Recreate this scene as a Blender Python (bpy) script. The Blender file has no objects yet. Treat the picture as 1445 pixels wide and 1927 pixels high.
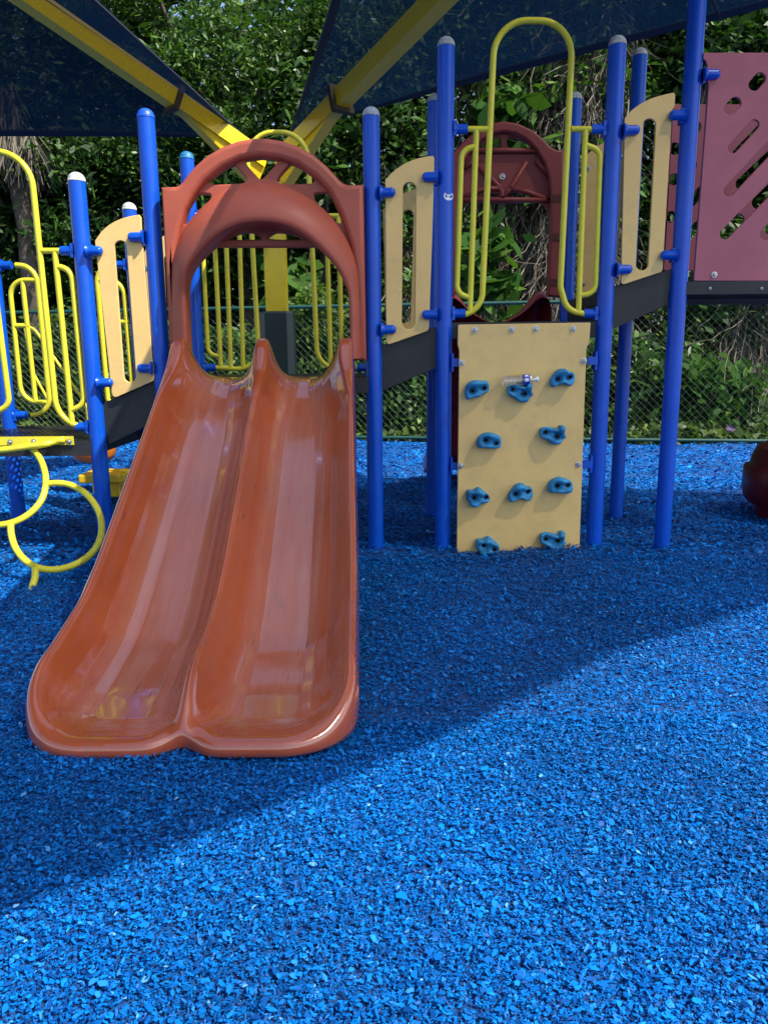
import bpy, bmesh, math, random
import numpy as np
from mathutils import Vector, Matrix

random.seed(7)
rng = np.random.default_rng(11)
scene = bpy.context.scene
COL = scene.collection
R = math.radians

# ------------------------------------------------------------------ camera model
CAM_H = 1.15
PITCH = R(11.55)
ROLL = R(0.5)
FPX = 1448.0
W0, H0 = 1445.0, 1927.0
_f = Vector((0, math.cos(PITCH), -math.sin(PITCH)))
_u = Vector((0, math.sin(PITCH), math.cos(PITCH)))
_r = Vector((1, 0, 0))
CR = math.cos(ROLL) * _r - math.sin(ROLL) * _u
CU = math.cos(ROLL) * _u + math.sin(ROLL) * _r
EYE = Vector((0, 0, CAM_H))


def ray(x, y):
    return _f + CR * ((x - W0 / 2) / FPX) - CU * ((y - H0 / 2) / FPX)


def P(x, y, Y):
    """world point seen at photo position x, y on the vertical plane at distance Y"""
    d = ray(x, y)
    return EYE + d * (Y / d.y)


def PZ(x, y, Z):
    d = ray(x, y)
    return EYE + d * ((Z - CAM_H) / d.z)


def zm(pts, ox, oy, s):
    return [(ox + a * s, oy + b * s) for a, b in pts]


# ------------------------------------------------------------------ materials
def new_mat(name):
    m = bpy.data.materials.new(name)
    m.use_nodes = True
    nt = m.node_tree
    return m, nt, nt.nodes['Principled BSDF'], nt.nodes['Material Output']


def ramp(nt, stops):
    n = nt.nodes.new('ShaderNodeValToRGB')
    el = n.color_ramp.elements
    while len(el) < len(stops):
        el.new(0.5)
    for e, (p, c) in zip(el, stops):
        e.position = p
        e.color = (c[0], c[1], c[2], 1)
    return n


def noise(nt, scale, detail=4, rough=0.55, stretch=None, coord='Object'):
    tc = nt.nodes.new('ShaderNodeTexCoord')
    n = nt.nodes.new('ShaderNodeTexNoise')
    n.inputs['Scale'].default_value = scale
    n.inputs['Detail'].default_value = detail
    n.inputs['Roughness'].default_value = rough
    if stretch:
        mp = nt.nodes.new('ShaderNodeMapping')
        mp.inputs['Scale'].default_value = stretch
        nt.links.new(tc.outputs[coord], mp.inputs['Vector'])
        nt.links.new(mp.outputs[0], n.inputs['Vector'])
    else:
        nt.links.new(tc.outputs[coord], n.inputs['Vector'])
    return n


def mix_rgb(nt, fac, a, b, blend='MIX'):
    n = nt.nodes.new('ShaderNodeMix')
    n.data_type = 'RGBA'
    n.blend_type = blend
    for sock, v in ((n.inputs[0], fac), (n.inputs[6], a), (n.inputs[7], b)):
        if hasattr(v, 'is_output'):
            nt.links.new(v, sock)
        elif isinstance(v, (int, float)):
            sock.default_value = v
        else:
            sock.default_value = (v[0], v[1], v[2], 1)
    return n.outputs[2]


def paint(name, col, rough=0.4, var=0.12, scale=6.0, bump=0.0, bscale=300, spec=0.5, dirt=0.0, dirtcol=(.05, .045, .04), coat=0.0, rvar=0.12):
    m, nt, b, out = new_mat(name)
    n = noise(nt, scale, 6, 0.65)
    dark = tuple(c * (1 - var) for c in col)
    lite = tuple(min(1, c * (1 + var)) for c in col)
    rp = ramp(nt, [(0.3, dark), (0.7, lite)])
    nt.links.new(n.outputs['Fac'], rp.inputs[0])
    c = rp.outputs[0]
    if dirt > 0:
        n2 = noise(nt, scale * 2.3, 8, 0.75)
        r2 = ramp(nt, [(0.48, (0, 0, 0)), (0.72, (dirt, dirt, dirt))])
        nt.links.new(n2.outputs['Fac'], r2.inputs[0])
        c = mix_rgb(nt, r2.outputs[0], c, dirtcol)
    nt.links.new(c, b.inputs['Base Color'])
    n3 = noise(nt, scale * 1.7, 5, 0.6)
    mr = nt.nodes.new('ShaderNodeMapRange')
    mr.inputs[3].default_value = max(0.02, rough - rvar)
    mr.inputs[4].default_value = rough + rvar
    nt.links.new(n3.outputs['Fac'], mr.inputs[0])
    nt.links.new(mr.outputs[0], b.inputs['Roughness'])
    b.inputs['Specular IOR Level'].default_value = spec
    b.inputs['Coat Weight'].default_value = coat
    b.inputs['Coat Roughness'].default_value = 0.12
    if bump > 0:
        n4 = noise(nt, bscale, 3, 0.6)
        bp = nt.nodes.new('ShaderNodeBump')
        bp.inputs['Strength'].default_value = bump
        bp.inputs['Distance'].default_value = 0.004
        nt.links.new(n4.outputs['Fac'], bp.inputs['Height'])
        nt.links.new(bp.outputs[0], b.inputs['Normal'])
    return m


M = {}
M['blue'] = paint('blue_powder_coat', (0.0006, 0.072, 0.50), 0.30, 0.10, 3, 0.03, 120, 0.38, 0.16, (.05, .16, .48))
M['bluecap'] = paint('blue_plastic_cap', (0.006, 0.075, 0.55), 0.42, 0.1, 12)
M['greycap'] = paint('worn_cap_grey', (0.30, 0.33, 0.38), 0.7, 0.35, 40, 0.2, 150, 0.3, 0.5, (.1, .12, .16))
M['whitecap'] = paint('worn_cap_pale', (0.46, 0.48, 0.48), 0.75, 0.2, 40, 0.2, 150, 0.3, 0.4, (.3, .33, .38))
M['tealcap'] = paint('faded_cap_teal', (0.01, 0.14, 0.30), 0.5, 0.2, 30)
M['yellow'] = paint('yellow_powder_coat', (0.65, 0.58, 0.034), 0.36, 0.10, 8, 0.03, 200, 0.45, 0.10, (.25, .19, .02))
M['tan'] = paint('tan_sheet', (0.75, 0.50, 0.178), 0.50, 0.07, 3, 0.10, 500, 0.35, 0.32, (.36, .28, .15))
M['maroon'] = paint('maroon_sheet', (0.41, 0.112, 0.145), 0.55, 0.10, 2.5, 0.12, 400, 0.35, 0.18, (.20, .06, .08))
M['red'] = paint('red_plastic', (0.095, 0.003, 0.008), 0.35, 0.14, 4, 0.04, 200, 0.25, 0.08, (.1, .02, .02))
M['redlit'] = paint('sunlit_red_plastic', (0.42, 0.035, 0.028), 0.3, 0.14, 4, 0.04, 200, 0.5, 0.08, (.2, .03, .03))  # lit copy of the red plastic, sunlight put into the colour
M['redhood'] = paint('dull_red_plastic', (0.235, 0.042, 0.038), 0.5, 0.14, 4, 0.08, 200, 0.35, 0.1, (.12, .03, .03))
M['redshade'] = paint('red_recess_shade', (0.07, 0.010, 0.010), 0.6)  # darker red paints the shade inside the hood slots
M['hood'] = paint('terracotta_hood', (0.375, 0.082, 0.046), 0.48, 0.12, 3, 0.10, 260, 0.4, 0.12, (.20, .06, .045))
M['hold'] = paint('blue_hold', (0.030, 0.24, 0.46), 0.62, 0.35, 14, 0.35, 160, 0.3, 0.5, (.10, .30, .50))
M['black'] = paint('black_coat', (0.016, 0.017, 0.019), 0.5, 0.3, 5, 0.2, 250, 0.4, 0.15, (.05, .045, .04))
M['steel'] = paint('bolt_steel', (0.45, 0.46, 0.48), 0.35, 0.2, 60)
M['steel'].node_tree.nodes['Principled BSDF'].inputs['Metallic'].default_value = 0.9
M['socket'] = paint('dark_socket', (0.01, 0.02, 0.03), 0.6)
M['pad'] = paint('dark_green_vinyl', (0.010, 0.026, 0.024), 0.42, 0.15, 4)
M['yframe'] = paint('yellow_arm_dappled', (0.90, 0.60, 0.012), 0.36, 0.14, 55, 0.3, 90, 0.5, 0.25, (.36, .22, .012))  # bright mottled colour stands in for sun dappling through the mesh
M['ycol'] = paint('yellow_square_tube', (0.64, 0.48, 0.014), 0.36, 0.12, 3, 0.05, 90, 0.5, 0.25, (.36, .24, .02))
M['rust'] = paint('grimy_bracket', (0.06, 0.045, 0.025), 0.8, 0.5, 30, 0.4, 60)
M['fencegreen'] = paint('green_fence_rail', (0.005, 0.055, 0.042), 0.55, 0.2, 6)
M['wire'] = paint('green_wire', (0.085, 0.13, 0.105), 0.45, 0.3, 3, spec=0.8)
M['white'] = paint('white_patch', (0.75, 0.76, 0.78), 0.6)
M['orange'] = paint('orange_plastic', (0.62, 0.17, 0.012), 0.4, 0.15, 6)
M['yseat'] = paint('yellow_plastic', (0.68, 0.42, 0.010), 0.35, 0.15, 6)
M['purple'] = paint('purple_leaf', (0.075, 0.035, 0.10), 0.55, 0.3, 30)

# slide: glossy rotomoulded plastic, with scuffs that run down the chute
m, nt, b, out = new_mat('terracotta_slide')
n = noise(nt, 2.2, 6, 0.6)
rp = ramp(nt, [(0.3, (0.30, 0.060, 0.020)), (0.7, (0.40, 0.088, 0.028))])
nt.links.new(n.outputs['Fac'], rp.inputs[0])
ns = noise(nt, 6, 5, 0.6, (26.0, 1.1, 1.1))
rs = ramp(nt, [(0.63, (0, 0, 0)), (0.69, (0.65, 0.65, 0.65))])
nt.links.new(ns.outputs['Fac'], rs.inputs[0])
nm = noise(nt, 2.6, 3, 0.5)
rm = ramp(nt, [(0.50, (0, 0, 0)), (0.58, (1, 1, 1))])
nt.links.new(nm.outputs['Fac'], rm.inputs[0])
mul = nt.nodes.new('ShaderNodeMath'); mul.operation = 'MULTIPLY'
nt.links.new(rs.outputs[0], mul.inputs[0]); nt.links.new(rm.outputs[0], mul.inputs[1])
c = rp.outputs[0]
nst = noise(nt, 5, 6, 0.7, (1.0, 3.0, 3.0))
rst = ramp(nt, [(0.58, (0, 0, 0)), (0.75, (0.22, 0.22, 0.22))])
nt.links.new(nst.outputs['Fac'], rst.inputs[0])
c = mix_rgb(nt, rst.outputs[0], c, (0.25, 0.15, 0.11))
# pale lanes: wear from use, plus reflection put into the colour
nw = noise(nt, 3.0, 6, 0.65, (9.0, 0.7, 0.7))
rw = ramp(nt, [(0.38, (0, 0, 0)), (0.72, (0.34, 0.34, 0.34))])
nt.links.new(nw.outputs['Fac'], rw.inputs[0])
at = nt.nodes.new('ShaderNodeAttribute'); at.attribute_name = 'lane_wear_sheen'
mw = nt.nodes.new('ShaderNodeMath'); mw.operation = 'MULTIPLY_ADD'; mw.inputs[2].default_value = 0.0
adw = nt.nodes.new('ShaderNodeMath'); adw.operation = 'ADD'; adw.inputs[1].default_value = 0.16
nt.links.new(rw.outputs[0], adw.inputs[0])
nt.links.new(adw.outputs[0], mw.inputs[0]); nt.links.new(at.outputs['Fac'], mw.inputs[1])
c = mix_rgb(nt, mw.outputs[0], c, (0.41, 0.215, 0.17))
c = mix_rgb(nt, mul.outputs[0], c, (0.06, 0.035, 0.035))
nsm = noise(nt, 3.4, 9, 0.78, (2.2, 1.0, 1.0))
rsm = ramp(nt, [(0.60, (0, 0, 0)), (0.70, (0.45, 0.45, 0.45))])
nt.links.new(nsm.outputs['Fac'], rsm.inputs[0])
c = mix_rgb(nt, rsm.outputs[0], c, (0.17, 0.105, 0.095))
nt.links.new(c, b.inputs['Base Color'])
mr = nt.nodes.new('ShaderNodeMapRange')
mr.inputs[3].default_value = 0.04; mr.inputs[4].default_value = 0.24
nt.links.new(nw.outputs['Fac'], mr.inputs[0])
nt.links.new(mr.outputs[0], b.inputs['Roughness'])
b.inputs['Specular IOR Level'].default_value = 0.9
nb = noise(nt, 14, 3, 0.5)
bp = nt.nodes.new('ShaderNodeBump'); bp.inputs['Strength'].default_value = 0.10; bp.inputs['Distance'].default_value = 0.01
nt.links.new(nb.outputs['Fac'], bp.inputs['Height']); nt.links.new(bp.outputs[0], b.inputs['Normal'])
b.inputs['Coat Weight'].default_value = 0.8
b.inputs['Coat Roughness'].default_value = 0.05
M['slide'] = m


def perforated(name, col, pitch, rad):
    m, nt, b, out = new_mat(name)
    b.inputs['Base Color'].default_value = (*col, 1)
    b.inputs['Roughness'].default_value = 0.38
    tc = nt.nodes.new('ShaderNodeTexCoord')
    sep = nt.nodes.new('ShaderNodeSeparateXYZ')
    nt.links.new(tc.outputs['Object'], sep.inputs[0])

    def mth(op, a, bb=None):
        n = nt.nodes.new('ShaderNodeMath'); n.operation = op
        for i, v in enumerate((a, bb)):
            if v is None:
                continue
            if isinstance(v, (int, float)):
                n.inputs[i].default_value = v
            else:
                nt.links.new(v, n.inputs[i])
        return n.outputs[0]
    row = mth('DIVIDE', sep.outputs[1], pitch * 0.866)
    rowi = mth('FLOOR', row)
    odd = mth('MULTIPLY', mth('MODULO', mth('ABSOLUTE', rowi), 2.0), 0.5)
    fx = mth('SUBTRACT', mth('FRACT', mth('ADD', mth('DIVIDE', sep.outputs[0], pitch), odd)), 0.5)
    fy = mth('MULTIPLY', mth('SUBTRACT', mth('FRACT', row), 0.5), 0.866)
    d = mth('SQRT', mth('ADD', mth('MULTIPLY', fx, fx), mth('MULTIPLY', fy, fy)))
    hole = mth('LESS_THAN', d, rad)
    tr = nt.nodes.new('ShaderNodeBsdfTransparent')
    mx = nt.nodes.new('ShaderNodeMixShader')
    nt.links.new(hole, mx.inputs[0]); nt.links.new(b.outputs[0], mx.inputs[1]); nt.links.new(tr.outputs[0], mx.inputs[2])
    nt.links.new(mx.outputs[0], out.inputs[0])
    return m


M['perf'] = perforated('perforated_black_deck', (0.02, 0.021, 0.023), 0.034, 0.27)

# shade cloth: knitted navy mesh that lets part of the sun through
def cloth_mat(name, t0, t1, c0, c1, tcol):
    m, nt, b, out = new_mat(name)
    n = noise(nt, 160, 3, 0.7)
    rp = ramp(nt, [(0.35, c0), (0.7, c1)])
    nt.links.new(n.outputs['Fac'], rp.inputs[0]); nt.links.new(rp.outputs[0], b.inputs['Base Color'])
    b.inputs['Roughness'].default_value = 0.75
    b.inputs['Specular IOR Level'].default_value = 0.2
    nb = noise(nt, 30, 4, 0.6, (1, 4, 1))
    bp = nt.nodes.new('ShaderNodeBump'); bp.inputs['Strength'].default_value = 0.5; bp.inputs['Distance'].default_value = 0.02
    nt.links.new(nb.outputs['Fac'], bp.inputs['Height']); nt.links.new(bp.outputs[0], b.inputs['Normal'])
    tl = nt.nodes.new('ShaderNodeBsdfTranslucent'); tl.inputs[0].default_value = (*tcol, 1)
    nt.links.new(bp.outputs[0], tl.inputs['Normal'])
    mx0 = nt.nodes.new('ShaderNodeMixShader'); mx0.inputs[0].default_value = 0.6
    nt.links.new(b.outputs[0], mx0.inputs[1]); nt.links.new(tl.outputs[0], mx0.inputs[2])
    tr = nt.nodes.new('ShaderNodeBsdfTransparent'); tr.inputs[0].default_value = (1, 1, 1, 1)
    nh = noise(nt, 420, 2, 0.5)
    r2 = ramp(nt, [(0.42, (t0, t0, t0)), (0.62, (t1, t1, t1)), (0.78, (t1 * 1.6, t1 * 1.6, t1 * 1.6))])
    nt.links.new(nh.outputs['Fac'], r2.inputs[0])
    mx = nt.nodes.new('ShaderNodeMixShader')
    nt.links.new(r2.outputs[0], mx.inputs[0]); nt.links.new(mx0.outputs[0], mx.inputs[1]); nt.links.new(tr.outputs[0], mx.inputs[2])
    nt.links.new(mx.outputs[0], out.inputs[0])
    return m


M['cloth'] = cloth_mat('navy_shade_cloth', 0.12, 0.18, (0.003, 0.010, 0.030), (0.010, 0.026, 0.06), (0.002, 0.009, 0.026))
M['cloth_dense'] = cloth_mat('dense_navy_shade_cloth', 0.05, 0.09, (0.001, 0.005, 0.018), (0.003, 0.010, 0.030), (0.001, 0.005, 0.016))
M['hem'] = paint('navy_hem', (0.008, 0.015, 0.04), 0.8, 0.2, 30)


def islands(name, stops, rough=0.5, transl=0.0, tcol=(0.1, 0.25, 0.03), spec=0.5, big=None):
    m, nt, b, out = new_mat(name)
    g = nt.nodes.new('ShaderNodeNewGeometry')
    rp = ramp(nt, stops)
    nt.links.new(g.outputs['Random Per Island'], rp.inputs[0])
    c = rp.outputs[0]
    if big:
        n = noise(nt, big, 3, 0.5)
        r2 = ramp(nt, [(0.35, (0.75, 0.75, 0.75)), (0.65, (1.2, 1.2, 1.2))])
        nt.links.new(n.outputs['Fac'], r2.inputs[0])
        c = mix_rgb(nt, 1.0, c, r2.outputs[0], 'MULTIPLY')
    nt.links.new(c, b.inputs['Base Color'])
    b.inputs['Roughness'].default_value = rough
    b.inputs['Specular IOR Level'].default_value = spec
    if transl > 0:
        tl = nt.nodes.new('ShaderNodeBsdfTranslucent'); tl.inputs[0].default_value = (*tcol, 1)
        mx = nt.nodes.new('ShaderNodeMixShader'); mx.inputs[0].default_value = transl
        nt.links.new(b.outputs[0], mx.inputs[1]); nt.links.new(tl.outputs[0], mx.inputs[2])
        nt.links.new(mx.outputs[0], out.inputs[0])
    return m


M['chips'] = islands('blue_mulch_chips', [(0.0, (0.0006, 0.042, 0.19)), (0.25, (0.0006, 0.080, 0.32)), (0.6, (0.0006, 0.135, 0.48)), (0.975, (0.001, 0.18, 0.57)), (0.993, (0.02, 0.24, 0.60)), (1.0, (0.16, 0.38, 0.66))], 0.55, spec=0.16, big=0.9)  # random chip tones; the palest ones also stand in for glints
M['leaf_dark'] = islands('dark_leaf', [(0, (0.009, 0.030, 0.004)), (0.6, (0.025, 0.070, 0.009)), (1, (0.060, 0.130, 0.018))], 0.5, 0.2, (0.05, 0.14, 0.01), 0.3, 0.7)
M['leaf_mid'] = islands('mid_leaf', [(0, (0.012, 0.038, 0.005)), (0.6, (0.038, 0.098, 0.012)), (1, (0.105, 0.195, 0.028))], 0.48, 0.24, (0.08, 0.21, 0.015), 0.32, 0.8)
M['leaf_ever'] = islands('evergreen_leaf', [(0, (0.014, 0.042, 0.005)), (0.55, (0.042, 0.105, 0.014)), (1, (0.13, 0.22, 0.035))], 0.42, 0.26, (0.10, 0.24, 0.015), 0.4, 0.8)
M['leaf_lite'] = islands('pale_leaf', [(0, (0.022, 0.052, 0.006)), (0.6, (0.048, 0.098, 0.011)), (1, (0.11, 0.16, 0.022))], 0.5, 0.28, (0.14, 0.28, 0.015), 0.3, 1.2)
M['leaf_big'] = islands('broad_leaf', [(0, (0.012, 0.045, 0.006)), (0.6, (0.028, 0.085, 0.012)), (1, (0.07, 0.14, 0.018))], 0.65, 0.25, (0.08, 0.20, 0.012), 0.12)
M['frond'] = islands('dead_frond', [(0, (0.09, 0.075, 0.05)), (0.6, (0.17, 0.14, 0.10)), (1, (0.28, 0.25, 0.19))], 0.8)
M['vine'] = islands('dry_vine', [(0, (0.07, 0.055, 0.035)), (0.6, (0.17, 0.14, 0.10)), (1, (0.34, 0.30, 0.23))], 0.8)
M['bark'] = paint('dark_bark', (0.085, 0.066, 0.048), 0.9, 0.5, 9, 0.9, 30)
M['palebark'] = paint('pale_bark', (0.20, 0.175, 0.145), 0.9, 0.4, 9, 0.9, 30)

m, nt, b, out = new_mat('blue_mulch_base')
n = noise(nt, 60, 6, 0.75)
rp = ramp(nt, [(0.35, (0.0005, 0.045, 0.20)), (0.65, (0.0008, 0.11, 0.42))])
nt.links.new(n.outputs['Fac'], rp.inputs[0]); nt.links.new(rp.outputs[0], b.inputs['Base Color'])
b.inputs['Roughness'].default_value = 0.7
n4 = noise(nt, 90, 5, 0.7)
bp = nt.nodes.new('ShaderNodeBump'); bp.inputs['Strength'].default_value = 1; bp.inputs['Distance'].default_value = 0.02
nt.links.new(n4.outputs['Fac'], bp.inputs['Height']); nt.links.new(bp.outputs[0], b.inputs['Normal'])
M['mulchbase'] = m
M['soil'] = paint('leaf_litter_soil', (0.085, 0.07, 0.04), 0.95, 0.5, 8, 0.6, 40, 0.1, 0.4, (.05, .08, .02))

# bottle plastic
m, nt, b, out = new_mat('clear_bottle_plastic')
gl = nt.nodes.new('ShaderNodeBsdfGlossy'); gl.inputs['Roughness'].default_value = 0.22; gl.inputs[0].default_value = (1, 1, 1, 1)
tr = nt.nodes.new('ShaderNodeBsdfTransparent'); tr.inputs[0].default_value = (0.975, 0.98, 0.98, 1)
lw = nt.nodes.new('ShaderNodeLayerWeight'); lw.inputs[0].default_value = 0.35
mx = nt.nodes.new('ShaderNodeMixShader')
mrb = nt.nodes.new('ShaderNodeMapRange'); mrb.inputs[3].default_value = 0.13; mrb.inputs[4].default_value = 0.7
nt.links.new(lw.outputs['Facing'], mrb.inputs[0]); nt.links.new(mrb.outputs[0], mx.inputs[0])
nt.links.new(tr.outputs[0], mx.inputs[1]); nt.links.new(gl.outputs[0], mx.inputs[2]); nt.links.new(mx.outputs[0], out.inputs[0])
M['pet'] = m
M['lblue'] = paint('bottle_label_blue', (0.02, 0.05, 0.42), 0.4)
M['lwhite'] = paint('bottle_label_white', (0.8, 0.8, 0.82), 0.4)


# ------------------------------------------------------------------ mesh helpers
def link(name, verts, faces, mat, parent=None, smooth=False, autosmooth=None):
    me = bpy.data.meshes.new(name)
    me.from_pydata([tuple(v) for v in verts], [], faces)
    me.update()
    return link_me(name, me, mat, parent, smooth, autosmooth)


def link_me(name, me, mat, parent=None, smooth=False, autosmooth=None):
    o = bpy.data.objects.new(name, me)
    COL.objects.link(o)
    if mat is not None:
        me.materials.clear()
        for mm in (mat if isinstance(mat, (list, tuple)) else [mat]):
            me.materials.append(mm)
    if smooth or autosmooth:
        me.polygons.foreach_set('use_smooth', [True] * len(me.polygons))
    if autosmooth:
        sharp(me, autosmooth)
    if parent is not None:
        o.parent = parent
        o.matrix_parent_inverse = Matrix.Translation(-base_of(parent))
    return o


def sharp(me, deg):
    bm = bmesh.new(); bm.from_mesh(me)
    for e in bm.edges:
        e.smooth = not (len(e.link_faces) == 2 and e.calc_face_angle(0) > R(deg))
    bm.to_mesh(me); bm.free()


BASES = {}


def base_of(p):
    # parts keep world coordinates: only a thing's own Empty is displaced
    return Vector(BASES.get(p.name, (0, 0, 0)))


def thing(name, label, cat, loc=(0, 0, 0), group=None, kind=None):
    o = bpy.data.objects.new(name, None)
    COL.objects.link(o)
    o.location = loc
    BASES[o.name] = tuple(loc)
    o.empty_display_size = 0.2
    tag(o, label, cat, group, kind)
    return o


def tag(o, label=None, cat=None, group=None, kind=None):
    if label: o['label'] = label
    if cat: o['category'] = cat
    if group: o['group'] = group
    if kind: o['kind'] = kind
    return o


class MB:
    def __init__(s):
        s.v = []; s.f = []

    def add(s, verts, faces):
        k = len(s.v)
        s.v += [tuple(v) for v in verts]
        s.f += [tuple(i + k for i in f) for f in faces]

    def build(s, name, mat, parent=None, smooth=False, autosmooth=None):
        return link(name, s.v, s.f, mat, parent, smooth, autosmooth)

    def tube(s, pts, rad, n=12, caps=True):
        pts = [Vector(p) for p in pts]
        N = len(pts)
        rads = rad if isinstance(rad, (list, tuple)) else [rad] * N
        T = []
        for i in range(N):
            a = pts[max(0, i - 1)]; c = pts[min(N - 1, i + 1)]
            T.append((c - a).normalized())
        ref = Vector((0, 0, 1)) if abs(T[0].z) < 0.9 else Vector((1, 0, 0))
        nrm = (ref - T[0] * ref.dot(T[0])).normalized()
        vs = []; fs = []
        for i in range(N):
            nrm = (nrm - T[i] * nrm.dot(T[i])).normalized()
            bi = T[i].cross(nrm)
            for k in range(n):
                a = 2 * math.pi * k / n
                vs.append(pts[i] + (nrm * math.cos(a) + bi * math.sin(a)) * rads[i])
        for i in range(N - 1):
            for k in range(n):
                k2 = (k + 1) % n
                fs.append((i * n + k, i * n + k2, (i + 1) * n + k2, (i + 1) * n + k))
        if caps:
            fs.append(tuple(range(n - 1, -1, -1)))
            fs.append(tuple((N - 1) * n + k for k in range(n)))
        s.add(vs, fs)
        return s

    def box(s, a, b):
        x0, y0, z0 = a; x1, y1, z1 = b
        s.add([(x0, y0, z0), (x1, y0, z0), (x1, y1, z0), (x0, y1, z0), (x0, y0, z1), (x1, y0, z1), (x1, y1, z1), (x0, y1, z1)],
              [(0, 3, 2, 1), (4, 5, 6, 7), (0, 1, 5, 4), (1, 2, 6, 5), (2, 3, 7, 6), (3, 0, 4, 7)])
        return s

    def lathe(s, prof, origin, axis, n=24):
        """prof: list of (distance along axis, radius)"""
        axis = Vector(axis).normalized(); o = Vector(origin)
        ref = Vector((0, 0, 1)) if abs(axis.z) < 0.9 else Vector((1, 0, 0))
        e1 = (ref - axis * ref.dot(axis)).normalized(); e2 = axis.cross(e1)
        vs = []; fs = []
        for h, r in prof:
            for k in range(n):
                a = 2 * math.pi * k / n
                vs.append(o + axis * h + (e1 * math.cos(a) + e2 * math.sin(a)) * max(r, 1e-4))
        for i in range(len(prof) - 1):
            for k in range(n):
                k2 = (k + 1) % n
                fs.append((i * n + k, i * n + k2, (i + 1) * n + k2, (i + 1) * n + k))
        fs.append(tuple(range(n - 1, -1, -1)))
        fs.append(tuple((len(prof) - 1) * n + k for k in range(n)))
        s.add(vs, fs)
        return s


def fillet(pts, rads, seg=8):
    """round the corners of an open polyline"""
    pts = [Vector(p) for p in pts]
    if not isinstance(rads, (list, tuple)):
        rads = [rads] * (len(pts) - 2)
    out = [pts[0]]
    for i in range(1, len(pts) - 1):
        p = pts[i]; a = (pts[i - 1] - p); c = (pts[i + 1] - p)
        la, lc = a.length, c.length
        a.normalize(); c.normalize()
        ang = a.angle(c)
        t = rads[i - 1] / math.tan(ang / 2)
        t = min(t, la * 0.49 if i > 1 else la * 0.95, lc * 0.49 if i < len(pts) - 2 else lc * 0.95)
        A = p + a * t; C = p + c * t
        r = t * math.tan(ang / 2)
        cen = p + (a + c).normalized() * (r / math.sin(ang / 2))
        va = A - cen; vc = C - cen
        th = va.angle(vc)
        for k in range(seg + 1):
            f = k / seg
            if th < 1e-4:
                out.append(A.lerp(C, f))
            else:
                out.append(cen + (va * math.sin((1 - f) * th) + vc * math.sin(f * th)) / math.sin(th))
    out.append(pts[-1])
    return out


def roundpoly(pts, r, seg=5):
    """closed 2-D polygon with rounded corners; r single or list"""
    n = len(pts)
    rr = r if isinstance(r, (list, tuple)) else [r] * n
    out = []
    for i in range(n):
        p = Vector(pts[i]).to_3d() if len(pts[i]) == 2 else Vector(pts[i])
        if rr[i] <= 0:
            out.append((p.x, p.y)); continue
        a = Vector(pts[i - 1]).to_3d() - p; c = Vector(pts[(i + 1) % n]).to_3d() - p
        la, lc = a.length, c.length
        a.normalize(); c.normalize()
        t = min(rr[i], la * .49, lc * .49)
        A = p + a * t; C = p + c * t
        for k in range(seg + 1):
            f = k / seg
            q = A * (1 - f) ** 2 + p * 2 * f * (1 - f) + C * f * f
            out.append((q.x, q.y))
    return out


def smooth_closed(pts, sub=5):
    n = len(pts); out = []
    for i in range(n):
        p0, p1, p2, p3 = (np.array(pts[(i + k) % n], float) for k in (-1, 0, 1, 2))
        for k in range(sub):
            t = k / sub
            out.append(tuple(0.5 * ((2 * p1) + (-p0 + p2) * t + (2 * p0 - 5 * p1 + 4 * p2 - p3) * t * t + (-p0 + 3 * p1 - 3 * p2 + p3) * t ** 3)))
    return out


def smooth_open(pts, sub=5):
    pts = [np.array(p, float) for p in pts]
    out = []
    for i in range(len(pts) - 1):
        p0 = pts[max(0, i - 1)]; p1 = pts[i]; p2 = pts[i + 1]; p3 = pts[min(len(pts) - 1, i + 2)]
        for k in range(sub):
            t = k / sub
            out.append(0.5 * ((2 * p1) + (-p0 + p2) * t + (2 * p0 - 5 * p1 + 4 * p2 - p3) * t * t + (-p0 + 3 * p1 - 3 * p2 + p3) * t ** 3))
    out.append(pts[-1])
    return out


def resample(pts, n):
    pts = np.array([tuple(p) for p in pts], float)
    d = np.r_[0, np.cumsum(np.linalg.norm(np.diff(pts, axis=0), axis=1))]
    t = np.linspace(0, d[-1], n)
    return np.stack([np.interp(t, d, pts[:, k]) for k in range(pts.shape[1])], 1)


def capsule(a, b, hw, seg=10):
    a = Vector(a); b = Vector(b)
    d = (b - a); ang = math.atan2(d.y, d.x)
    out = []
    for c, s in ((b, -90), (a, 90)):
        for k in range(seg + 1):
            th = ang + R(s + 180 * k / seg)
            out.append((c.x + hw * math.cos(th), c.y + hw * math.sin(th)))
    return out


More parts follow.
